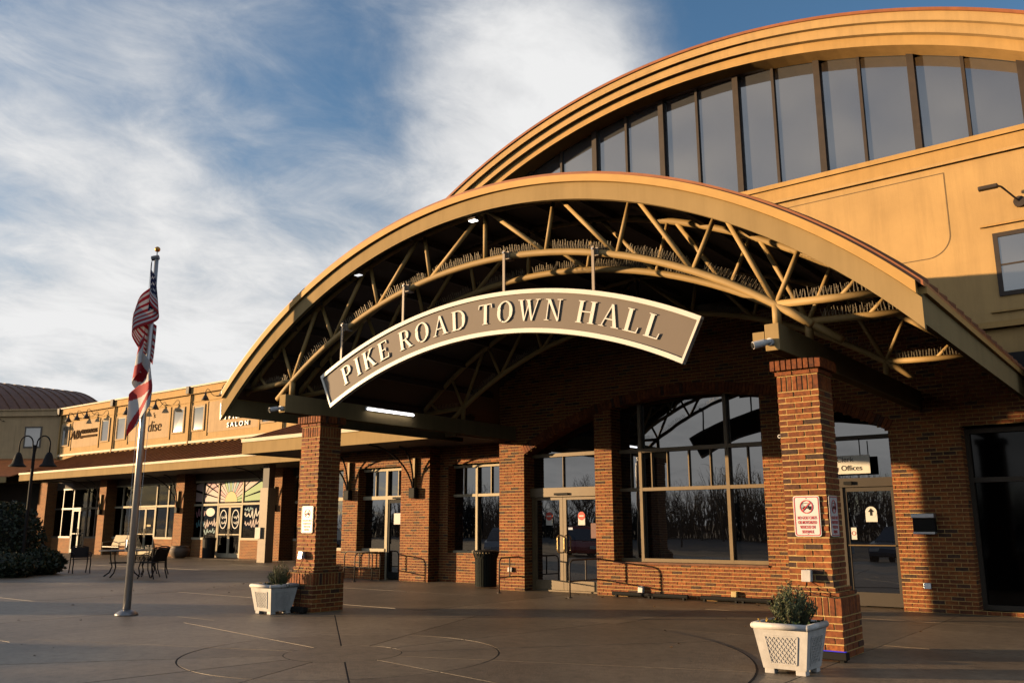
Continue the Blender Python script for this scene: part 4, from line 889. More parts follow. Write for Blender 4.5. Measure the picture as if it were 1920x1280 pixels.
def curtain(x0, x1, m_, p):
    b = MB(); n = int((x1 - x0) * 26); q = [(x0 + (x1 - x0) * k / n, AY + .18 + .045 * math.sin(k * 1.25) + .02 * math.sin(k * .37)) for k in range(n + 1)]
    for a, c in zip(q, q[1:]): b.quad((a[0], a[1], .95), (c[0], c[1], .95), (c[0], c[1], 3.5), (a[0], a[1], 3.5))
    b.build('curtain', m_, p)
CUR = M('curtain_cloth', (.60, .55, .48), .9, .05)
curtain(-46.3, -44.4, CUR, s1); curtain(-42.2, -40.7, CUR, s1)
# painted sunburst and squiggles on the second shop's glass
def paint(name, c): return M('glass_paint_' + name, c, .6, .04)
PG, PT, PP, PW, PY_, PR = paint('green', (.13, .27, .045)), paint('teal', (.10, .25, .28)), paint('pink', (.42, .29, .26)), paint('white', (.50, .46, .40)), paint('yellow', (.48, .30, .045)), paint('rose', (.36, .14, .16))
cx, cz = -35.95, 2.58; yq = AY - .012
b = MB(); b.poly([(cx + .48 * math.cos(PI * k / 20), yq - .004, cz + .48 * math.sin(PI * k / 20)) for k in range(21)]); b.build('painted_sun', PY_, s2)
cols = [PG, PG, PP, PP, PR, PT, PP, PT, PG, PT, PG, PP, PP, PR, PP, PP]
def rayend(a):
    dx, dz = math.cos(a), math.sin(a); lx = (-33.4 - cx) if dx > 0 else (cx + 38.85); t1 = lx / abs(dx) if abs(dx) > 1e-3 else 99; t2 = .95 / max(dz, 1e-3); return min(t1, t2)
for k in range(16):
    a, c = PI * k / 16 + .02, PI * (k + 1) / 16 - .02; m_ = (a + c) / 2
    ra, rc, rm = rayend(max(a, .02)), rayend(min(c, PI - .02)), rayend(m_)
    b = MB(); b.poly([(cx + .5 * math.cos(a), yq, cz + .5 * math.sin(a)), (cx + ra * math.cos(a), yq, cz + ra * math.sin(a)), (cx + rm * math.cos(m_), yq, cz + rm * math.sin(m_)), (cx + rc * math.cos(c), yq, cz + rc * math.sin(c)), (cx + .5 * math.cos(c), yq, cz + .5 * math.sin(c))]); b.build('painted_ray', cols[k], s2)
def squig(x, z, w, h, n, m_, p, th=.05):
    rnd = random.Random(int(x * 100) + int(z * 10)); pts = []
    for k in range(n * 6 + 1):
        t = k / (n * 6); pts.append((x + w * t + .12 * w / n * math.sin(t * n * 2 * PI + 1), z + h * .5 * math.sin(t * n * 2 * PI) * (0.6 + .4 * math.sin(t * 9 + x)) + h * .25 * t))
    b = MB(); strip(pts, th, yq - .002, b); b.build('painted_script', m_, p)
squig(-38.75, 2.05, .75, .5, 4, PR, s2); squig(-38.7, 1.55, .7, .4, 4, PT, s2); squig(-38.0, 1.55, .95, .45, 5, PP, s2); squig(-38.0, 1.2, .9, .3, 4, PT, s2, .04)
squig(-34.85, 1.95, 1.3, .55, 5, PW, s2, .06); squig(-34.8, 1.55, 1.2, .5, 6, PP, s2, .05); squig(-34.85, 2.2, .6, .25, 3, PT, s2, .05)
b = MB(); b.poly([(-37.55 + .36 * math.cos(2 * PI * k / 20), yq, 2.12 + .2 * math.sin(2 * PI * k / 20)) for k in range(20)]); b.build('painted_cloud', PW, s2)
for x in (-36.43, -35.47):
    b = MB(); pts = [(x + .27 * math.cos(2 * PI * k / 28), 1.78 + .42 * math.sin(2 * PI * k / 28)) for k in range(29)]; strip(pts, .05, AY - .05, b); b.build('door_oval', PW, s2); squig(x - .2, 1.85, .4, .22, 3, PW, s2, .035); squig(x - .18, 1.6, .36, .18, 3, PW, s2, .035)
NB, NR = emit('neon_blue', (.03, .06, .9), .5), emit('neon_red', (.9, .05, .03), .5)
b = MB(); pts = [(-41.75 + .26 * math.cos(PI * k / 14), 1.95 + .26 * math.sin(PI * k / 14)) for k in range(15)]; strip(pts, .06, AY + .03, b); b.build('neon_arc', NB, s1); b = MB(); b.box(-41.98, -41.52, AY + .02, AY + .03, 1.85, 2.05); b.build('neon_word', NR, s1)
for k in range(3): b = MB(); b.poly([(-43.0 + .13 * k + .05 * math.cos(2 * PI * j / 12), AY - .05, 1.5 + .06 * math.sin(2 * PI * j / 12)) for j in range(12)]); b.build('door_sticker', PY_, s1)
shed(shop, -51.4, -21.95, 22.05, 4.27, 25.0, 5.42, .52); MB().box(-53.6, -21.95, AY - .09, AY - .001, 5.545, 5.66).build('wall_flashing', TRIMW, shop)
for x in (-46.75, -39.35, -31.85): bracket(x, 24.39, 2.3, 22.3, 3.9, shop)
# wing turning towards the viewer on the far left, in shade
dv = Vector((-.835, -.55, 0)); nv = Vector((.55, -.835, 0)); P0 = Vector((-53.7, AY, 0))
def cbox(t0, t1, d0, d1, z0, z1, b=None):
    b = b or MB(); f_ = lambda t, d, z: tuple(P0 + dv * t + nv * d + Vector((0, 0, z)))
    return b.hexa([f_(t0, d0, z0), f_(t1, d0, z0), f_(t1, d1, z0), f_(t0, d1, z0), f_(t0, d0, z1), f_(t1, d0, z1), f_(t1, d1, z1), f_(t0, d1, z1)])
cbox(0, 16, -.25, 0, 4, 8.02).build('turned_wall', STUCCO_P, shop); cbox(0, 16, -.25, .16, 8.02, 8.36).build('turned_cornice', STUCCO_P, shop); cbox(0, 16, -.25, .24, 8.36, 8.44).build('turned_coping', STUCCO_P, shop)
cbox(1.1, 2.2, -.02, .02, 6.1, 7.4).build('turned_window', FRM, shop); cbox(1.2, 2.1, .021, .025, 6.2, 7.3).build('pane', SKYG, shop); cbox(2.8, 7.5, 0, .012, 5.9, 7.5).build('turned_band', STUCCO_P, shop)
cbox(0, 16, -.3, -.2, 0, 4).build('turned_base', M('dark_base', (.05, .04, .03), .8), shop)
b = MB(); f_ = lambda t, d, z: tuple(P0 + dv * t + nv * d + Vector((0, 0, z)))
b.hexa([f_(.8, 3.0, 4.22), f_(16, 3.0, 4.22), f_(16, 0, 5.42), f_(-1.2, 0, 5.42), f_(.8, 3.0, 4.27), f_(16, 3.0, 4.27), f_(16, 0, 5.47), f_(-1.2, 0, 5.47)]); b.build('turned_roof', ROOF, shop)
cbox(1.0, 16, 2.97, 3.03, 3.9, 4.21).build('turned_fascia', FASCIA, shop)
for t_ in (2.2, 5.4, 8.6, 11.8): cbox(t_, t_ + 1.3, 1.9, 2.9, 0, 3.95).build('brick_pier', BRICKFAR, shop)  # unseen piers added under this roof edge to shade the leftmost shop bay
# far barrel roof
far = thing('far_hall', (-78, 44, 0), 'brown barrel-roofed hall rising behind the shop row on the far left', 'building')
FX, FZ, FR = -79.5, -1.9, 15.2
b = MB(); b.arc(FX, FZ, FR - .1, FR, 27, 37, a0=-R(47), a1=R(47), n=48); DROOF = M('far_roof_metal', (.17, .072, .036), .6, .12, 2, streak=.2)
fr_ = b.build('roof', DROOF, far)
yy = 27.3
while yy < 37: b = MB(); b.arc(FX, FZ, FR + .001, FR + .07, yy - .03, yy + .03, a0=-R(47), a1=R(47), n=30); b.build('roof_seam', DROOF, fr_); yy += .8
b = MB(); b.arc(FX, FZ, FR - .6, FR - .12, 27.1, 36.8, a0=-R(47), a1=R(47), n=40); b.build('eave_band', STUCCO_G, far); MB().box(FX - 10.6, FX + 10.6, 27.3, 36.7, 0, 7.6).build('wall', STUCCO, far)

# shop signs and gooseneck lamps
BRW = M('letter_brown', (.085, .05, .026), .95, spec=.02)
t = thing('shop_sign', (-50.5, 24.98, 6.5), 'brown raised lettering with an underline on the leftmost sign band', 'sign')
text('lettering', 'ABC', .72, (-51.45, 24.975, 6.5), BRW, t, .03, 'CENTER', .25, sx=1.1, offset=.010); text('lettering', 'BEVERAGES', .33, (-50.0, 24.97, 6.76), BRW, t, .03, 'CENTER', .1, sx=1.0, offset=.006)
MB().box(-50.95, -49.15, 24.93, 24.985, 6.52, 6.64).build('underline', BRW, t)
t = thing('shop_sign', (-43.3, 24.98, 6.3), 'thin brown script sign partly hidden behind the hanging flags', 'sign')
text('lettering', 'dise', .85, (-43.15, 24.97, 6.38), BRW, t, .012, 'CENTER', .15, offset=-.012); text('lettering', "'s", .4, (-43.25, 24.97, 7.1), BRW, t, .012, 'CENTER', .15, offset=-.006)
t = thing('shop_sign', (-36, 24.98, 6.1), 'white script salon sign peeking out below the canopy tip', 'sign')
text('lettering', 'Vivian', 1.25, (-37.5, 24.95, 6.52), SIGNW, t, .03, 'LEFT', .35, sx=.82, offset=-.014); text('lettering', 'S A L O N', .32, (-36.6, 24.95, 6.14), SIGNW, t, .03, 'LEFT', sx=1.25)
def wall_lamp_parts(t):
    """gooseneck lamp, wall plate at local origin facing -y"""
    def ob(n_, bb, m_): o = link(n_, bb.mesh(n_), m_, None, True); o.parent = t
    ob('wall_plate', MB().lathe((0, 0, 0), [(.06, -.02), (.06, .02)], 10), BLACK)
    pts = [(0, 0, 0), (0, -.2, .0), (0, -.33, .08), (0, -.45, .24), (0, -.55, .28), (0, -.63, .22), (0, -.65, .1)]
    ob('arm', MB().tube(pts, .016, 6), BLACK); ob('shade', MB().lathe((0, -.65, -.28), [(.19, 0), (.12, .14), (.05, .26), (.04, .40)], 14), DARKBROWN)
first = None
LN = ['leftmost', 'second', 'third']
for i, (x, z, lab) in enumerate(((-51.3, 7.70, 'first gooseneck lamp from the far-left corner on the shop wall'), (-50.3, 7.73, 'second gooseneck lamp from the far-left corner on the shop wall'), (-49.2, 7.74, 'third gooseneck lamp from the far-left corner on the shop wall'),
        (-44.9, 7.62, 'gooseneck lamp on the shop wall just left of the flagpole'), (-43.3, 7.68, 'gooseneck lamp on the shop wall hidden behind the hanging flags'), (-42.05, 7.68, 'gooseneck lamp on the shop wall just right of the hanging flags'), (-37.6, 7.76, 'gooseneck lamp left of the canopy tip on the shop wall'), (-36.2, 7.86, 'gooseneck lamp cut by the canopy edge on the shop wall'))):
    t = thing('wall_lamp', (x, AY - .04, z), lab, 'lamp', 'gooseneck lamps along the shop row')
    if first is None: wall_lamp_parts(t); first = t
    else:
        for ch in first.children: c = ch.copy(); col.objects.link(c); c.parent = t
pp = P0 + dv * 3.6 + nv * .05
t = thing('wall_lamp', (pp.x, pp.y, 7.75), 'gooseneck lamp on the shaded wall at the far left edge', 'lamp', 'gooseneck lamps along the shop row', math.atan2(nv.x, -nv.y))
for ch in first.children: c = ch.copy(); col.objects.link(c); c.parent = t
t = thing('area_light', (-1.83, UY, 7.13), 'dark area light on a bent arm high on the right stucco wall', 'lamp')
MB().tube([(-1.78, UY, 7.12), (-1.78, UY - .08, 7.12)], .1, 12).build('wall_plate', DARKBROWN, t); MB().tube([(-1.78, UY - .06, 7.12), (-2.0, UY - .35, 7.36), (-2.05, UY - .42, 7.37)], .018, 6).build('arm', DARKBROWN, t); MB().box(-2.36, -2.04, UY - .5, UY - .38, 7.33, 7.4).build('head', DARKBROWN, t, bevel=.015)
# post under the shop roof
t = thing('walk_post', (-30.36, 22.85, 0), 'square tan post with a small box under the roofed walk', 'post'); MB().box(-30.66, -30.15, 22.7, 23.1, 0, 3.0).build('shaft', M('post_tan', (.26, .17, .085), .6, .08), t); MB().box(-30.74, -30.4, 22.6, 22.7, .95, 1.4).build('meter_box', M('box_grey', (.5, .44, .36), .6), t); MB().box(-30.6, -30.2, 22.75, 23.05, 3.0, 3.95).build('head', DARKBROWN, t)

# ================================================================== FLAGPOLE AND FLAGS
fx, fy = -14.2, 8.0
t = thing('flagpole', (fx, fy, 0), 'silver flagpole with a gold ball standing in the plaza on the left', 'flagpole')
MB().tube([(fx, fy, .02), (fx, fy, 3.2), (fx, fy, 6.12)], [.062, .052, .036], 20).build('pole', M('pole_alu', (.50, .49, .48), .34, .05, 8, metal=.75), t, smooth=True)
MB().lathe((fx, fy, 0), [(.185, 0), (.18, .03), (.11, .075), (.066, .09)], 28).build('base_collar', M('pole_base', (.26, .25, .25), .4, .05, metal=.6), t, smooth=True)
MB().tube([(fx - .07, fy - .05, 6.14), (fx + .03, fy + .02, 6.16)], .045, 10).build('truck', M('truck', (.18, .18, .19), .4), t)
MB().tube([(fx, fy, 6.16), (fx, fy, 6.26)], .012, 6).build('spindle', STEEL, t)
b = bmesh.new(); bmesh.ops.create_uvsphere(b, u_segments=20, v_segments=12, radius=.05); me = bpy.data.meshes.new('ball'); b.to_mesh(me); b.free(); o = link('ball', me, M('gold', (.50, .24, .05), .35, .05, metal=.6), None, True); o.location = (fx, fy, 6.31); setp(o, t)
MB().tube([(fx - .075, fy - .055, 6.1), (fx - .08, fy - .06, 3.3), (fx - .075, fy - .055, 1.2)], .004, 4).build('halyard', WHITE, t)
MB().tube([(fx + .1, fy + .06, 3.3), (fx + .06, fy + .04, 1.3)], .004, 4).build('halyard', WHITE, t)
c = MB()
for k in range(7): a = k * .9; c.tube([(fx - .075 + .02 * math.sin(a), fy - .06 + .02 * math.cos(a), 1.02 + .04 * (k % 3)), (fx - .085 + .02 * math.cos(a * 2), fy - .07, 1.25 - .03 * (k % 4))], .006, 5)
c.build('rope_coil', M('rope', (.35, .33, .31), .9), t); MB().box(fx - .075, fx - .05, fy - .07, fy - .045, 1.05, 1.22).build('cleat', STEEL, t)
def flag(name, z0, hoist, fly, colf, label, seed, ncol, spread=.30, tail=1.0, phase=None):
    """limp flag: hoist tied along the halyard, cloth falling in folds"""
    rnd = random.Random(seed); nu, nv_ = 64, 48; V = []; Fc = []; cl = []
    ph = [rnd.uniform(0, 6) for _ in range(4)]
    if phase: ph[1], ph[3] = phase
    ax = Vector((.62, .78, 0)).normalized(); ay = Vector((-ax.y, ax.x, 0)); o = Vector((fx + .075, fy - .105, 0))
    for i in range(nu + 1):
        s = i / nu * fly
        for j in range(nv_ + 1):
            tt = j / nv_ * hoist
            drop = .93 * s * tail; z = z0 - tt * .92 - drop + .03 * math.sin(9 * tt + ph[0])
            env = min(1, s / .25); depth = (z0 - z) / (hoist + fly)
            wd = spread * (.14 + .86 * min(1, max(0, depth) * 2.0)) * (1 - .35 * max(0, depth - .55) / .45)
            u = math.sin(s / fly * 2 * PI * 1.15 + ph[1] + .6 * tt) * wd * .48 * env + .02 * math.sin(14 * s + ph[2])
            w = math.cos(s / fly * 2 * PI * 1.6 + ph[3] + .9 * tt) * wd * .32 * env + .018 * math.sin(11 * s + 3 * tt)
            p = o + ax * (u - .03) + ay * w; V.append((p.x, p.y, z))
    for i in range(nu):
        for j in range(nv_):
            a = i * (nv_ + 1) + j; Fc.append((a, a + 1, a + nv_ + 2, a + nv_ + 1)); cl.append(colf((i + .5) / nu, (j + .5) / nv_))
    me = bpy.data.meshes.new(name); me.from_pydata(V, [], Fc)
    for m_ in ncol: me.materials.append(m_)
    me.polygons.foreach_set('material_index', cl); me.polygons.foreach_set('use_smooth', [True] * len(Fc))
    o_ = bpy.data.objects.new(name, me); col.objects.link(o_); tag(o_, label, 'flag'); so_ = o_.modifiers.new('thick', 'SOLIDIFY'); so_.thickness = .004
    return o_
def cloth(name, c):
    mt = bpy.data.materials.new(name); mt.use_nodes = True; nt = mt.node_tree; b = nt.nodes['Principled BSDF']; b.inputs['Base Color'].default_value = (*c, 1); b.inputs['Roughness'].default_value = .75
    w = nt.nodes.new('ShaderNodeTexNoise'); w.inputs['Scale'].default_value = 60; bp = nt.nodes.new('ShaderNodeBump'); bp.inputs['Strength'].default_value = .12; nt.links.new(w.outputs['Fac'], bp.inputs['Height']); nt.links.new(bp.outputs[0], b.inputs['Normal'])
    tl = nt.nodes.new('ShaderNodeBsdfTranslucent'); tl.inputs[0].default_value = (*c, 1); mx = nt.nodes.new('ShaderNodeMixShader'); mx.inputs[0].default_value = .3
    out = nt.nodes['Material Output']; nt.links.new(b.outputs[0], mx.inputs[1]); nt.links.new(tl.outputs[0], mx.inputs[2]); nt.links.new(mx.outputs[0], out.inputs[0]); return mt
CRED, CWH, CNV = cloth('flag_red', (.50, .025, .035)), cloth('flag_white', (.74, .70, .70)), cloth('flag_navy', (.012, .018, .075))
def us(s, t_):
    if s < .42 and t_ < 7 / 13:
        i, j = int(s / .42 * 11), int(t_ / (7 / 13) * 9)
        fs, ft = (s / .42 * 11) % 1, (t_ / (7 / 13) * 9) % 1
        return 1 if (i % 2 == j % 2 and .25 < fs < .75 and .2 < ft < .8) else 2
    return 0 if int(t_ * 13) % 2 == 0 else 1
def saltire(s, t_): return 0 if abs((s) - t_) < .13 or abs((1 - s) - t_) < .13 else 1
flag('american_flag', 6.04, .78, 1.25, us, 'limp stars and stripes flag hanging from the top of the flagpole', 3, (CRED, CWH, CNV), .44, phase=(-.2, PI))
flag('state_flag', 4.85, .80, 1.28, saltire, 'limp white and red flag hanging below the stars and stripes', 11, (CRED, CWH), .42)

# ================================================================== PLANTERS
SOIL = M('soil', (.035, .025, .018), .95, .3, 20)
def planter(cx, cy, label):
    t = thing('planter', (cx, cy, 0), label, 'planter', 'square white lattice planters')
    def fr(h, a): return [(cx - a, cy - a, h), (cx + a, cy - a, h), (cx + a, cy + a, h), (cx - a, cy + a, h)]
    at = lambda z: .205 + (.275 - .205) * z / .43
    b = MB()
    # body: tapered walls standing on corner feet, arches cut under each side
    lo, up = .05, .43
    L0, L1 = fr(lo, at(lo)), fr(up, at(up))
    for k in range(4): b.quad(L0[k], L0[(k + 1) % 4], L1[(k + 1) % 4], L1[k])
    I0, I1 = fr(lo, at(lo) - .03), fr(up, at(up) - .03)
    for k in range(4): b.quad(I0[(k + 1) % 4], I0[k], I1[k], I1[(k + 1) % 4])
    b.poly(I0); 
    for k in range(4): b.quad(L0[k], L0[(k + 1) % 4], I0[(k + 1) % 4], I0[k])
    body = b.build('body', PLASTIC, t)
    for sx in (-1, 1):
        for sy in (-1, 1):
            a = at(0); c = MB(); x0, x1 = sorted((cx + sx * a, cx + sx * (a - .1))); y0, y1 = sorted((cy + sy * a, cy + sy * (a - .1))); c.box(x0, x1, y0, y1, 0, .055); c.build('foot', PLASTIC, t, bevel=.006)
    r = MB(); pts = []
    rw_ = .30
    for k in range(4):
        p, q = fr(.452, rw_ - .03)[k], fr(.452, rw_ - .03)[(k + 1) % 4]
        r.tube([p, q], .032, 10)
    for p in fr(.452, rw_ - .03):
        r.lathe((p[0], p[1], .452), [(.012, -.03), (.026, -.019), (.0325, 0), (.026, .019), (.012, .03)], 12)
    r.build('rim', PLASTIC, t, smooth=True)
    q_ = MB(); f0, f1 = fr(.40, at(.4) - .02), fr(.41, at(.4) - .02); q_.poly(f1); q_.build('soil', SOIL, t)
    # lattice panels on the four sides
    for s in range(4):
        ang = s * PI / 2; rot = Matrix.Rotation(ang, 3, 'Z')
        def P_(u, z, d):
            v = rot @ Vector((u, -(at(z) + d), 0)); return (cx + v.x, cy + v.y, z)
        w0, w1 = .125, .165; z0, z1 = .10, .36
        wz = lambda z: w0 + (w1 - w0) * (z - z0) / (z1 - z0)
        fr_ = MB()
        def bar(a, c, th, d0, d1):
            a, c = Vector(a), Vector(c); u = (c - a).normalized(); n_ = Vector((-u.y, u.x)) * th / 2
            cr = [a - n_, c - n_, c + n_, a + n_]; fr_.hexa([P_(p.x, p.y, d0) for p in cr] + [P_(p.x, p.y, d1) for p in cr])
        for a, c in (((-w0, z0), (w0, z0)), ((-w1, z1), (w1, z1)), ((-w0, z0), (-w1, z1)), ((w0, z0), (w1, z1))): bar(a, c, .014, -.002, .009)
        fr_.build('panel_frame', PLASTIC, t); fr_ = MB()
        for sgn in (-1, 1):
            o_ = -.5
            while o_ < .5:                                        # diagonal slats clipped to the panel
                best = []
                for k in range(81):
                    z = z0 + (z1 - z0) * k / 80; u = o_ + sgn * (z - z0) * .8
                    if abs(u) <= wz(z): best.append((u, z))
                if len(best) > 3: bar(best[0], best[-1], .010, -.002, .005 if sgn > 0 else .0065)
                o_ += .044
        fr_.build('lattice', PLASTIC, t)
    return t
planter(-12.52, 9.66, 'white lattice planter at the foot of the left column'); planter(-3.36, 8.93, 'white lattice planter in the right foreground')
def leaves(mb, p, n, L0, L1, wd, rnd, up=.5):
    for _ in range(n):
        d = Vector((rnd.uniform(-1, 1), rnd.uniform(-1, 1), rnd.uniform(-.3, 1) + up)).normalized(); L_ = rnd.uniform(L0, L1); s = d.cross(Vector((rnd.uniform(-1, 1), rnd.uniform(-1, 1), rnd.uniform(-1, 1)))).normalized() * wd * rnd.uniform(.7, 1.2)
        mb.cur = rnd.random() * .98 + .01; m_ = p + d * L_ * .5; mb.quad(tuple(p), tuple(m_ + s), tuple(p + d * L_), tuple(m_ - s))
def shrub(cx, cy, z, h, w, label, seed, needle, lm, nst=70):
    rnd = random.Random(seed); t = thing('planter_shrub', (cx, cy, z), label, 'shrub', 'shrubs in the planters'); st, lf = MB(), MB()
    for k in range(nst):
        a = rnd.uniform(0, 2 * PI); r0 = rnd.uniform(0, .05); r1 = w * math.sqrt(rnd.random()); hh = h * (1 - .55 * (r1 / w) ** 1.6) * rnd.uniform(.7, 1.08)
        p = Vector((cx + r0 * math.cos(a), cy + r0 * math.sin(a), z)); q = Vector((cx + r1 * math.cos(a), cy + r1 * math.sin(a), z + hh)); m_ = (p + q) / 2 + Vector((math.cos(a), math.sin(a), 0)) * r1 * .18
        st.tube([p, m_, q], [.003, .0025, .0012], 3, False)
        for i in range(16):
            f_ = .12 + .88 * i / 15; b0 = (p * (1 - f_) ** 2 + m_ * 2 * f_ * (1 - f_) + q * f_ * f_); leaves(lf, b0, 4, needle * .6, needle, needle * .10, rnd, .7)
    st.build('stems', M('twig', (.10, .07, .04), .8), t); lf.build('foliage', lm, t)
    fl = MB(); low = MB()
    for k in range(150):
        p = Vector((cx + rnd.uniform(-.24, .24), cy + rnd.uniform(-.24, .24), z + rnd.uniform(0, .06))); leaves(low, p, 3, .03, .055, .012, rnd, .3)
    low.build('ground_leaves', leaf_mat('low_leaf', (.02, .045, .012), (.07, .10, .025)), t)
    for k in range(9):
        p = Vector((cx + rnd.uniform(-.26, -.05), cy + rnd.uniform(-.25, .0), z + rnd.uniform(.05, .1))); leaves(fl, p, 5, .015, .03, .009, rnd, .2)
    fl.build('flowers', M('pansy', (.55, .34, .08), .6, .3, 40), t)
shrub(-3.34, 8.96, .41, .44, .25, 'spiky grey-green shrub in the right foreground planter', 5, .05, leaf_mat('grey_leaf', (.05, .07, .028), (.17, .18, .08)), 110)
shrub(-12.46, 9.72, .41, .44, .21, 'dense dark green dwarf conifer in the left planter', 8, .03, leaf_mat('fir_leaf', (.025, .05, .015), (.09, .12, .03)), 110)

# ================================================================== PLAZA FURNITURE
IRON = M('cast_iron', (.014, .012, .011), .7, .2, 20, spec=.2)
def chair_parts(t):
    def ob(n_, bb, m_=IRON): o = link(n_, bb.mesh(n_), m_, None); o.parent = t
    b = MB()
    for k in range(6): y = -.20 + .08 * k; b.box(-.24, .24, y, y + .06, .43, .45)
    ob('seat', b)
    b = MB(); b.hexa([(-.24, .22, .47), (.24, .22, .47), (.24, .24, .47), (-.24, .24, .47), (-.25, .33, .80), (.25, .33, .80), (.25, .35, .80), (-.25, .35, .80)])
    b.tube([(-.25, .34, .80), (-.12, .35, .83), (0, .355, .84), (.12, .35, .83), (.25, .34, .80)], .016, 6); ob('backrest', b)
    for s in (-1, 1):
        x = s * .25
        ob('leg', MB().tube([(x, -.2, .44), (x, -.25, .30), (x, -.2, .15), (x, -.26, 0)], .018, 6)); ob('leg', MB().tube([(x, .24, .82), (x, .22, .44), (x, .24, .22), (x, .33, 0)], .018, 6))
        ob('arm', MB().tube([(x, .27, .62), (x, .05, .65), (x, -.18, .63), (x, -.26, .58), (x, -.23, .52), (x, -.17, .54), (x, -.2, .44)], .015, 6))
        b = MB()
        for c_ in ((-.08, .55), (.08, .55)): b.tube([(x, c_[0] + .05 * math.cos(a), c_[1] + .05 * math.sin(a)) for a in [2 * PI * k / 12 for k in range(13)]], .008, 5)
        ob('arm_scroll', b)
c0 = None
for (x, y, rz, lab) in ((-28.3, 14.25, R(75), 'black iron armchair alone left of the round table'), (-24.3, 14.15, R(-62), 'black iron armchair nearest the table on its right'), (-23.6, 13.95, R(-75), 'black iron armchair furthest right beside the table'), (-25.6, 15.2, R(10), 'black iron armchair behind the round table')):
    t = thing('patio_chair', (x, y, 0), lab, 'chair', 'iron chairs around the table', rz)
    if c0 is None: chair_parts(t); c0 = t
    else:
        for ch in c0.children: c = ch.copy(); col.objects.link(c); c.parent = t
t = thing('patio_table', (-25.3, 14.0, 0), 'round black iron table standing behind the flagpole', 'table')
MB().lathe((-25.3, 14.0, .73), [(.66, 0), (.68, .015), (.66, .035)], 32).build('table_top', M('table_top', (.06, .052, .045), .6), t)
for k in range(4):
    a = PI / 2 * k + .5; ca, sa = math.cos(a), math.sin(a)
    MB().tube([(-25.3 + r * ca, 14.0 + r * sa, z) for r, z in ((.42, .73), (.40, .5), (.33, .28), (.40, .12), (.58, 0))], .02, 6).build('leg', IRON, t)
MB().tube([(-25.3 + .36 * math.cos(2 * PI * k / 20), 14 + .36 * math.sin(2 * PI * k / 20), .4) for k in range(21)], .012, 5).build('leg_ring', IRON, t)
t = thing('shop_bench', (-44.0, 24.0, 0), 'sunlit tan metal bench in front of the curtained shop', 'bench')
TANM = M('bench_tan', (.42, .30, .16), .5); b = MB(); b.hexa([(-44.9, 24.15, .5), (-43.3, 24.15, .5), (-43.3, 24.18, .5), (-44.9, 24.18, .5), (-44.9, 24.35, 1.02), (-43.3, 24.35, 1.02), (-43.3, 24.38, 1.02), (-44.9, 24.38, 1.02)]); b.build('backrest', TANM, t); MB().box(-44.9, -43.3, 23.65, 24.2, .43, .47).build('seat', TANM, t)
for x in (-44.9, -43.3):
    for y in (23.68, 24.2): MB().tube([(x, y, 0), (x, y, .45)], .025, 6).build('leg', TANM, t)
    MB().tube([(x, 23.68, .43), (x, 23.66, .66), (x, 24.0, .70), (x, 24.28, .70)], .022, 6).build('arm', TANM, t)
t = tag(MB().lathe((-37.95, 23.75, 0), [(.22, 0), (.38, .12), (.47, .3), (.46, .42), (.36, .5), (.42, .56), (.40, .56), (.33, .5)], 24).build('clay_pot', M('pot_clay', (.16, .11, .075), .7), None, True), 'squat round clay pot against the shop pier', 'pot')
tag(MB().lathe((-36.75, 24.5, 0), [(.28, 0), (.30, .85), (.32, .9), (.26, .95)], 20).build('shop_bin', BLACK), 'black round bin beside the painted shop doors', 'trash can')
# lamp post with two bells
lx, ly = -28.6, 12.6
t = thing('lamp_post', (lx, ly, 0), 'dark lamp post with two hanging bell shades at the left edge', 'street lamp')
MB().tube([(lx, ly, 0), (lx, ly, .5), (lx, ly, .52), (lx, ly, 3.95)], [.09, .09, .05, .045], 12).build('post', IRON, t); MB().lathe((lx, ly, 0), [(.2, 0), (.2, .1), (.1, .3)], 16).build('base', IRON, t)
ud = Vector((.79, .61, 0))
for s in (-1, 1):
    pts = [Vector((lx, ly, 3.5)) + Vector((0, 0, .0)), Vector((lx, ly, 3.95)) + ud * s * .06] + [Vector((lx, ly, 3.98)) + ud * s * (.06 + .21 - .21 * math.cos(a)) + Vector((0, 0, .26 * math.sin(a))) for a in [R(20 * k) for k in range(1, 10)]] + [Vector((lx, ly, 3.72)) + ud * s * .48]
    MB().tube(pts, .022, 8).build('arm', IRON, t, smooth=True); e = Vector((lx, ly, 0)) + ud * s * .48
    MB().lathe((e.x, e.y, 3.28), [(.26, 0), (.25, .02), (.17, .10), (.13, .26), (.10, .36), (.05, .44)], 18).build('bell_shade', IRON, t, True)
# clipped shrubs on the left
def bush(cx, cy, rx, ry, h, label, seed, n):
    rnd = random.Random(seed); t = thing('clipped_shrub', (cx, cy, 0), label, 'shrub', 'clipped shrubs at the left edge'); lf = MB()
    for _ in range(n):
        a, z = rnd.uniform(0, 2 * PI), rnd.random(); rr = math.sqrt(max(.05, 1 - (2 * z - .9) ** 2 * .8)) * rnd.uniform(.82, 1.03); p = Vector((cx + rx * rr * math.cos(a), cy + ry * rr * math.sin(a), h * z * rnd.uniform(.96, 1.03)))
        leaves(lf, p, 2, .08, .15, .04, rnd, .2)
    lf.build('foliage', leaf_mat('box_leaf', (.008, .014, .005), (.02, .033, .011)), t)
    MB().lathe((cx, cy, .03), [(rx * .5, 0), (rx * .8, h * .3), (rx * .8, h * .65), (rx * .4, h * .9)], 14).build('core', M('shrub_core', (.008, .010, .006), .95), t); MB().tube([(cx, cy, 0), (cx, cy, h * .5)], .05, 6).build('trunk', M('twig', (.1, .07, .04)), t)
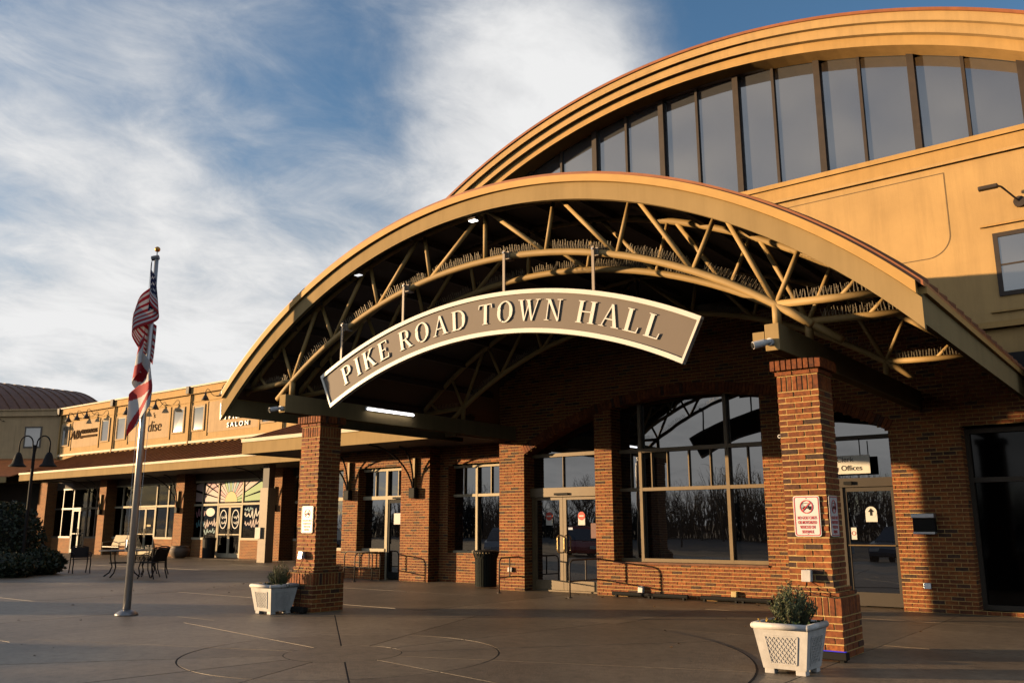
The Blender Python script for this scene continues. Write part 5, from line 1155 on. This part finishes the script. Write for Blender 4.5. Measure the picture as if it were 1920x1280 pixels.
bush(-29.9, 12.55, 1.15, 1.15, 2.15, 'tall dark rounded shrub at the left edge below the lamp post', 2, 2600); bush(-28.6, 13.1, .8, .7, .7, 'low dark clipped shrub beside the lone iron chair', 4, 1400); bush(-31.2, 13.6, 1.2, 1.2, .75, 'low dark clipped shrub behind the tall rounded shrub', 6, 1400); bush(-27.9, 11.9, 1.0, .7, .62, 'low dark clipped shrub nearest the viewer at the left edge', 9, 1400)

lv = MB(); rnd = random.Random(21)
for k in range(90):
    x, y = (rnd.uniform(-11, -4), 16.0 - abs(rnd.gauss(0, .25))) if k % 2 else (rnd.uniform(-20, -2), rnd.uniform(4, 15.5))
    a, L_ = rnd.uniform(0, 6.28), rnd.uniform(.02, .045); ca, sa = math.cos(a) * L_, math.sin(a) * L_; lv.cur = rnd.random() * .98 + .01; h = rnd.uniform(.004, .018)
    lv.quad((x - ca, y - sa, .012), (x + sa * .5, y - ca * .5, .012 + h), (x + ca, y + sa, .012), (x - sa * .5, y + ca * .5, .012 + h * .6))
tag(lv.build('fallen_leaves', leaf_mat('dry_leaf', (.05, .028, .012), (.16, .09, .04))), 'dry leaves scattered over the plaza and along the wall', 'leaves', kind='stuff')
# ================================================================== WHAT THE WINDOWS MIRROR: bare trees and parked cars behind the viewpoint, plus unseen cars added for their shadows
BARK = M('bark', (.022, .017, .013), .9, .3, 6)
def tree_mesh(seed, H):
    rnd = random.Random(seed); mb = MB()
    def br(p, d, L_, r, lev):
        q = p + d * L_; m_ = p + d * L_ * .5 + Vector((rnd.uniform(-1, 1), rnd.uniform(-1, 1), 0)) * L_ * .06
        mb.tube([p, m_, q], [r, r * .85, r * .68], 5 if lev < 2 else 3, False)
        if lev >= 7: return
        n = 3 if lev < 4 else 2
        for k in range(n):
            f_ = rnd.uniform(.45, 1) if k else 1; b0 = p + d * L_ * f_
            ax = Vector((rnd.uniform(-1, 1), rnd.uniform(-1, 1), rnd.uniform(-.3, .6))).normalized(); nd = (d + ax * rnd.uniform(.4, .85)).normalized(); nd = (nd + Vector((0, 0, .12))).normalized()
            br(b0, nd, L_ * rnd.uniform(.6, .82), r * .6 * (1 if k else 1.1), lev + 1)
    br(Vector((0, 0, 0)), Vector((rnd.uniform(-.05, .05), rnd.uniform(-.05, .05), 1)).normalized(), H * .24, H * .012, 0)
    me = mb.mesh('tree'); me.materials.append(BARK); return me
tms = [tree_mesh(s, h) for s, h in ((1, 11), (2, 12.5), (3, 9.5))]
rnd = random.Random(5)
for k in range(34):
    x = -54 + 2.1 * k + rnd.uniform(-2, 2) - (14 if k % 2 else 0); y = -27 - (22 if k % 2 else 0) + rnd.uniform(-5, 5)
    t = thing('bare_tree', (x, y, -.15), 'leafless tree across the parking lot mirrored in the front windows', 'tree', 'leafless trees mirrored in the windows', rnd.uniform(0, 6))
    o = bpy.data.objects.new('trunk', tms[k % 3]); col.objects.link(o); o.parent = t; sc_ = rnd.uniform(.45, .8); o.scale = (sc_, sc_, sc_)
rnd = random.Random(9); wd_ = MB()
for k in range(11000):
    x = rnd.uniform(-105, 70); y = -62 + rnd.uniform(-6, 6); h = rnd.uniform(2.5, 7) * (.8 + .3 * math.sin(x * .13) + .15 * math.sin(x * .41)); z0 = rnd.uniform(-.15, h * .45) if k % 3 else -.15; lean = rnd.uniform(-.25, .25)
    wd_.tube([(x, y, z0), (x + lean * h * .5, y, z0 + h * .6), (x + lean * h * .9 + rnd.uniform(-.9, .9), y, h)], [.05, .03, .008], 3, False)
tag(wd_.build('far_woods', BARK), 'belt of leafless woods far behind the viewpoint mirrored in the windows', 'woods', kind='stuff')
def car(x, y, rz, paint_c, label):
    t = thing('parked_car', (x, y, -.15), label, 'car', 'parked cars mirrored in the windows', rz)
    def ob(n_, bb, m_, sm=False):
        me = bb.mesh(n_); bm = bmesh.new(); bm.from_mesh(me); bmesh.ops.recalc_face_normals(bm, faces=bm.faces); bm.to_mesh(me); bm.free(); o = link(n_, me, m_, None, sm); o.parent = t; return o
    prof = [(-2.25, .35, .35, .86), (-2.2, .35, .62, .88), (-1.9, .3, .95, .9), (-1.0, .28, 1.0, .92), (0, .28, .98, .92), (.9, .28, .96, .91), (1.7, .3, .86, .88), (2.15, .34, .66, .84), (2.25, .36, .5, .8)]
    b = MB()
    for (xa, za0, za1, wa), (xb, zb0, zb1, wb) in zip(prof, prof[1:]):
        b.quad((xa, -wa, za0), (xb, -wb, zb0), (xb, -wb, zb1), (xa, -wa, za1)); b.quad((xa, wa, za1), (xb, wb, zb1), (xb, wb, zb0), (xa, wa, za0)); b.quad((xa, -wa, za1), (xb, -wb, zb1), (xb, wb, zb1), (xa, wa, za1)); b.quad((xa, wa, za0), (xb, wb, zb0), (xb, -wb, zb0), (xa, -wa, za0))
    for i in (0, -1): p = prof[i]; b.quad((p[0], -p[3], p[1]), (p[0], p[3], p[1]), (p[0], p[3], p[2]), (p[0], -p[3], p[2]))
    ob('body', b, M('car_paint_' + label[:5], paint_c, .25, .02), True)
    b = MB(); cab = [(-1.85, .96, .84), (-1.3, 1.42, .66), (-.2, 1.50, .66), (.45, 1.42, .66), (1.2, .94, .84)]
    for (xa, za, wa), (xb, zb, wb) in zip(cab, cab[1:]): b.quad((xa, -wa, za), (xb, -wb, zb), (xb, wb, zb), (xa, wa, za))
    for s in (-1, 1): b.poly([(p[0], s * p[2], p[1]) for p in cab])
    ob('cabin', b, GLASS, False); b = MB(); b.hexa([(-1.3, -.66, 1.425), (.4, -.66, 1.425), (.4, .66, 1.425), (-1.3, .66, 1.425), (-1.2, -.6, 1.53), (.25, -.6, 1.53), (.25, .6, 1.53), (-1.2, .6, 1.53)]); ob('roof_panel', b, M('car_paint_' + label[:5], paint_c))
    for wx in (-1.4, 1.42):
        for s in (-1, 1): ob('wheel', MB().tube([(wx, s * .72, .33), (wx, s * .93, .33)], .33, 20), BLACK); ob('rim', MB().tube([(wx, s * .93, .33), (wx, s * .94, .33)], .2, 14), STEEL)
    for s in (-1, 1): b = MB(); b.box(2.12, 2.24, s * .62 - .16, s * .62 + .16, .56, .68); ob('headlight', b, WHITE)
car(-23.8, -3.2, R(58), (.30, .02, .02), 'dark red saloon parked outside the frame on the left'); car(-27.0, 1.4, R(58), (.25, .26, .28), 'grey saloon parked outside the frame on the left'); car(-31.6, 8.6, R(58), (.10, .12, .2), 'blue saloon parked outside the frame on the left nearest the shrubs')  # unseen cars added to throw long shadow bands over the plaza
car(-24.5, -5.6, R(80), (.55, .57, .62), 'white saloon parked behind the viewpoint mirrored in the side window'); car(-13.5, -6.2, R(95), (.60, .60, .60), 'pale saloon parked behind the viewpoint mirrored in the big window'); car(-9.8, -6.4, R(88), (.06, .07, .09), 'black saloon parked behind the viewpoint mirrored in the clerk door')

# ------------------------------------------------------------------ lettering becomes mesh
dg = bpy.context.evaluated_depsgraph_get()
for o in TEXTS:
    me = bpy.data.meshes.new_from_object(o.evaluated_get(dg)); n_ = o.name.split('.')[0]; m_ = bpy.data.objects.new(n_, me); col.objects.link(m_)
    m_.parent = o.parent; m_.matrix_parent_inverse = o.matrix_parent_inverse; m_.matrix_basis = o.matrix_basis; bpy.data.objects.remove(o)
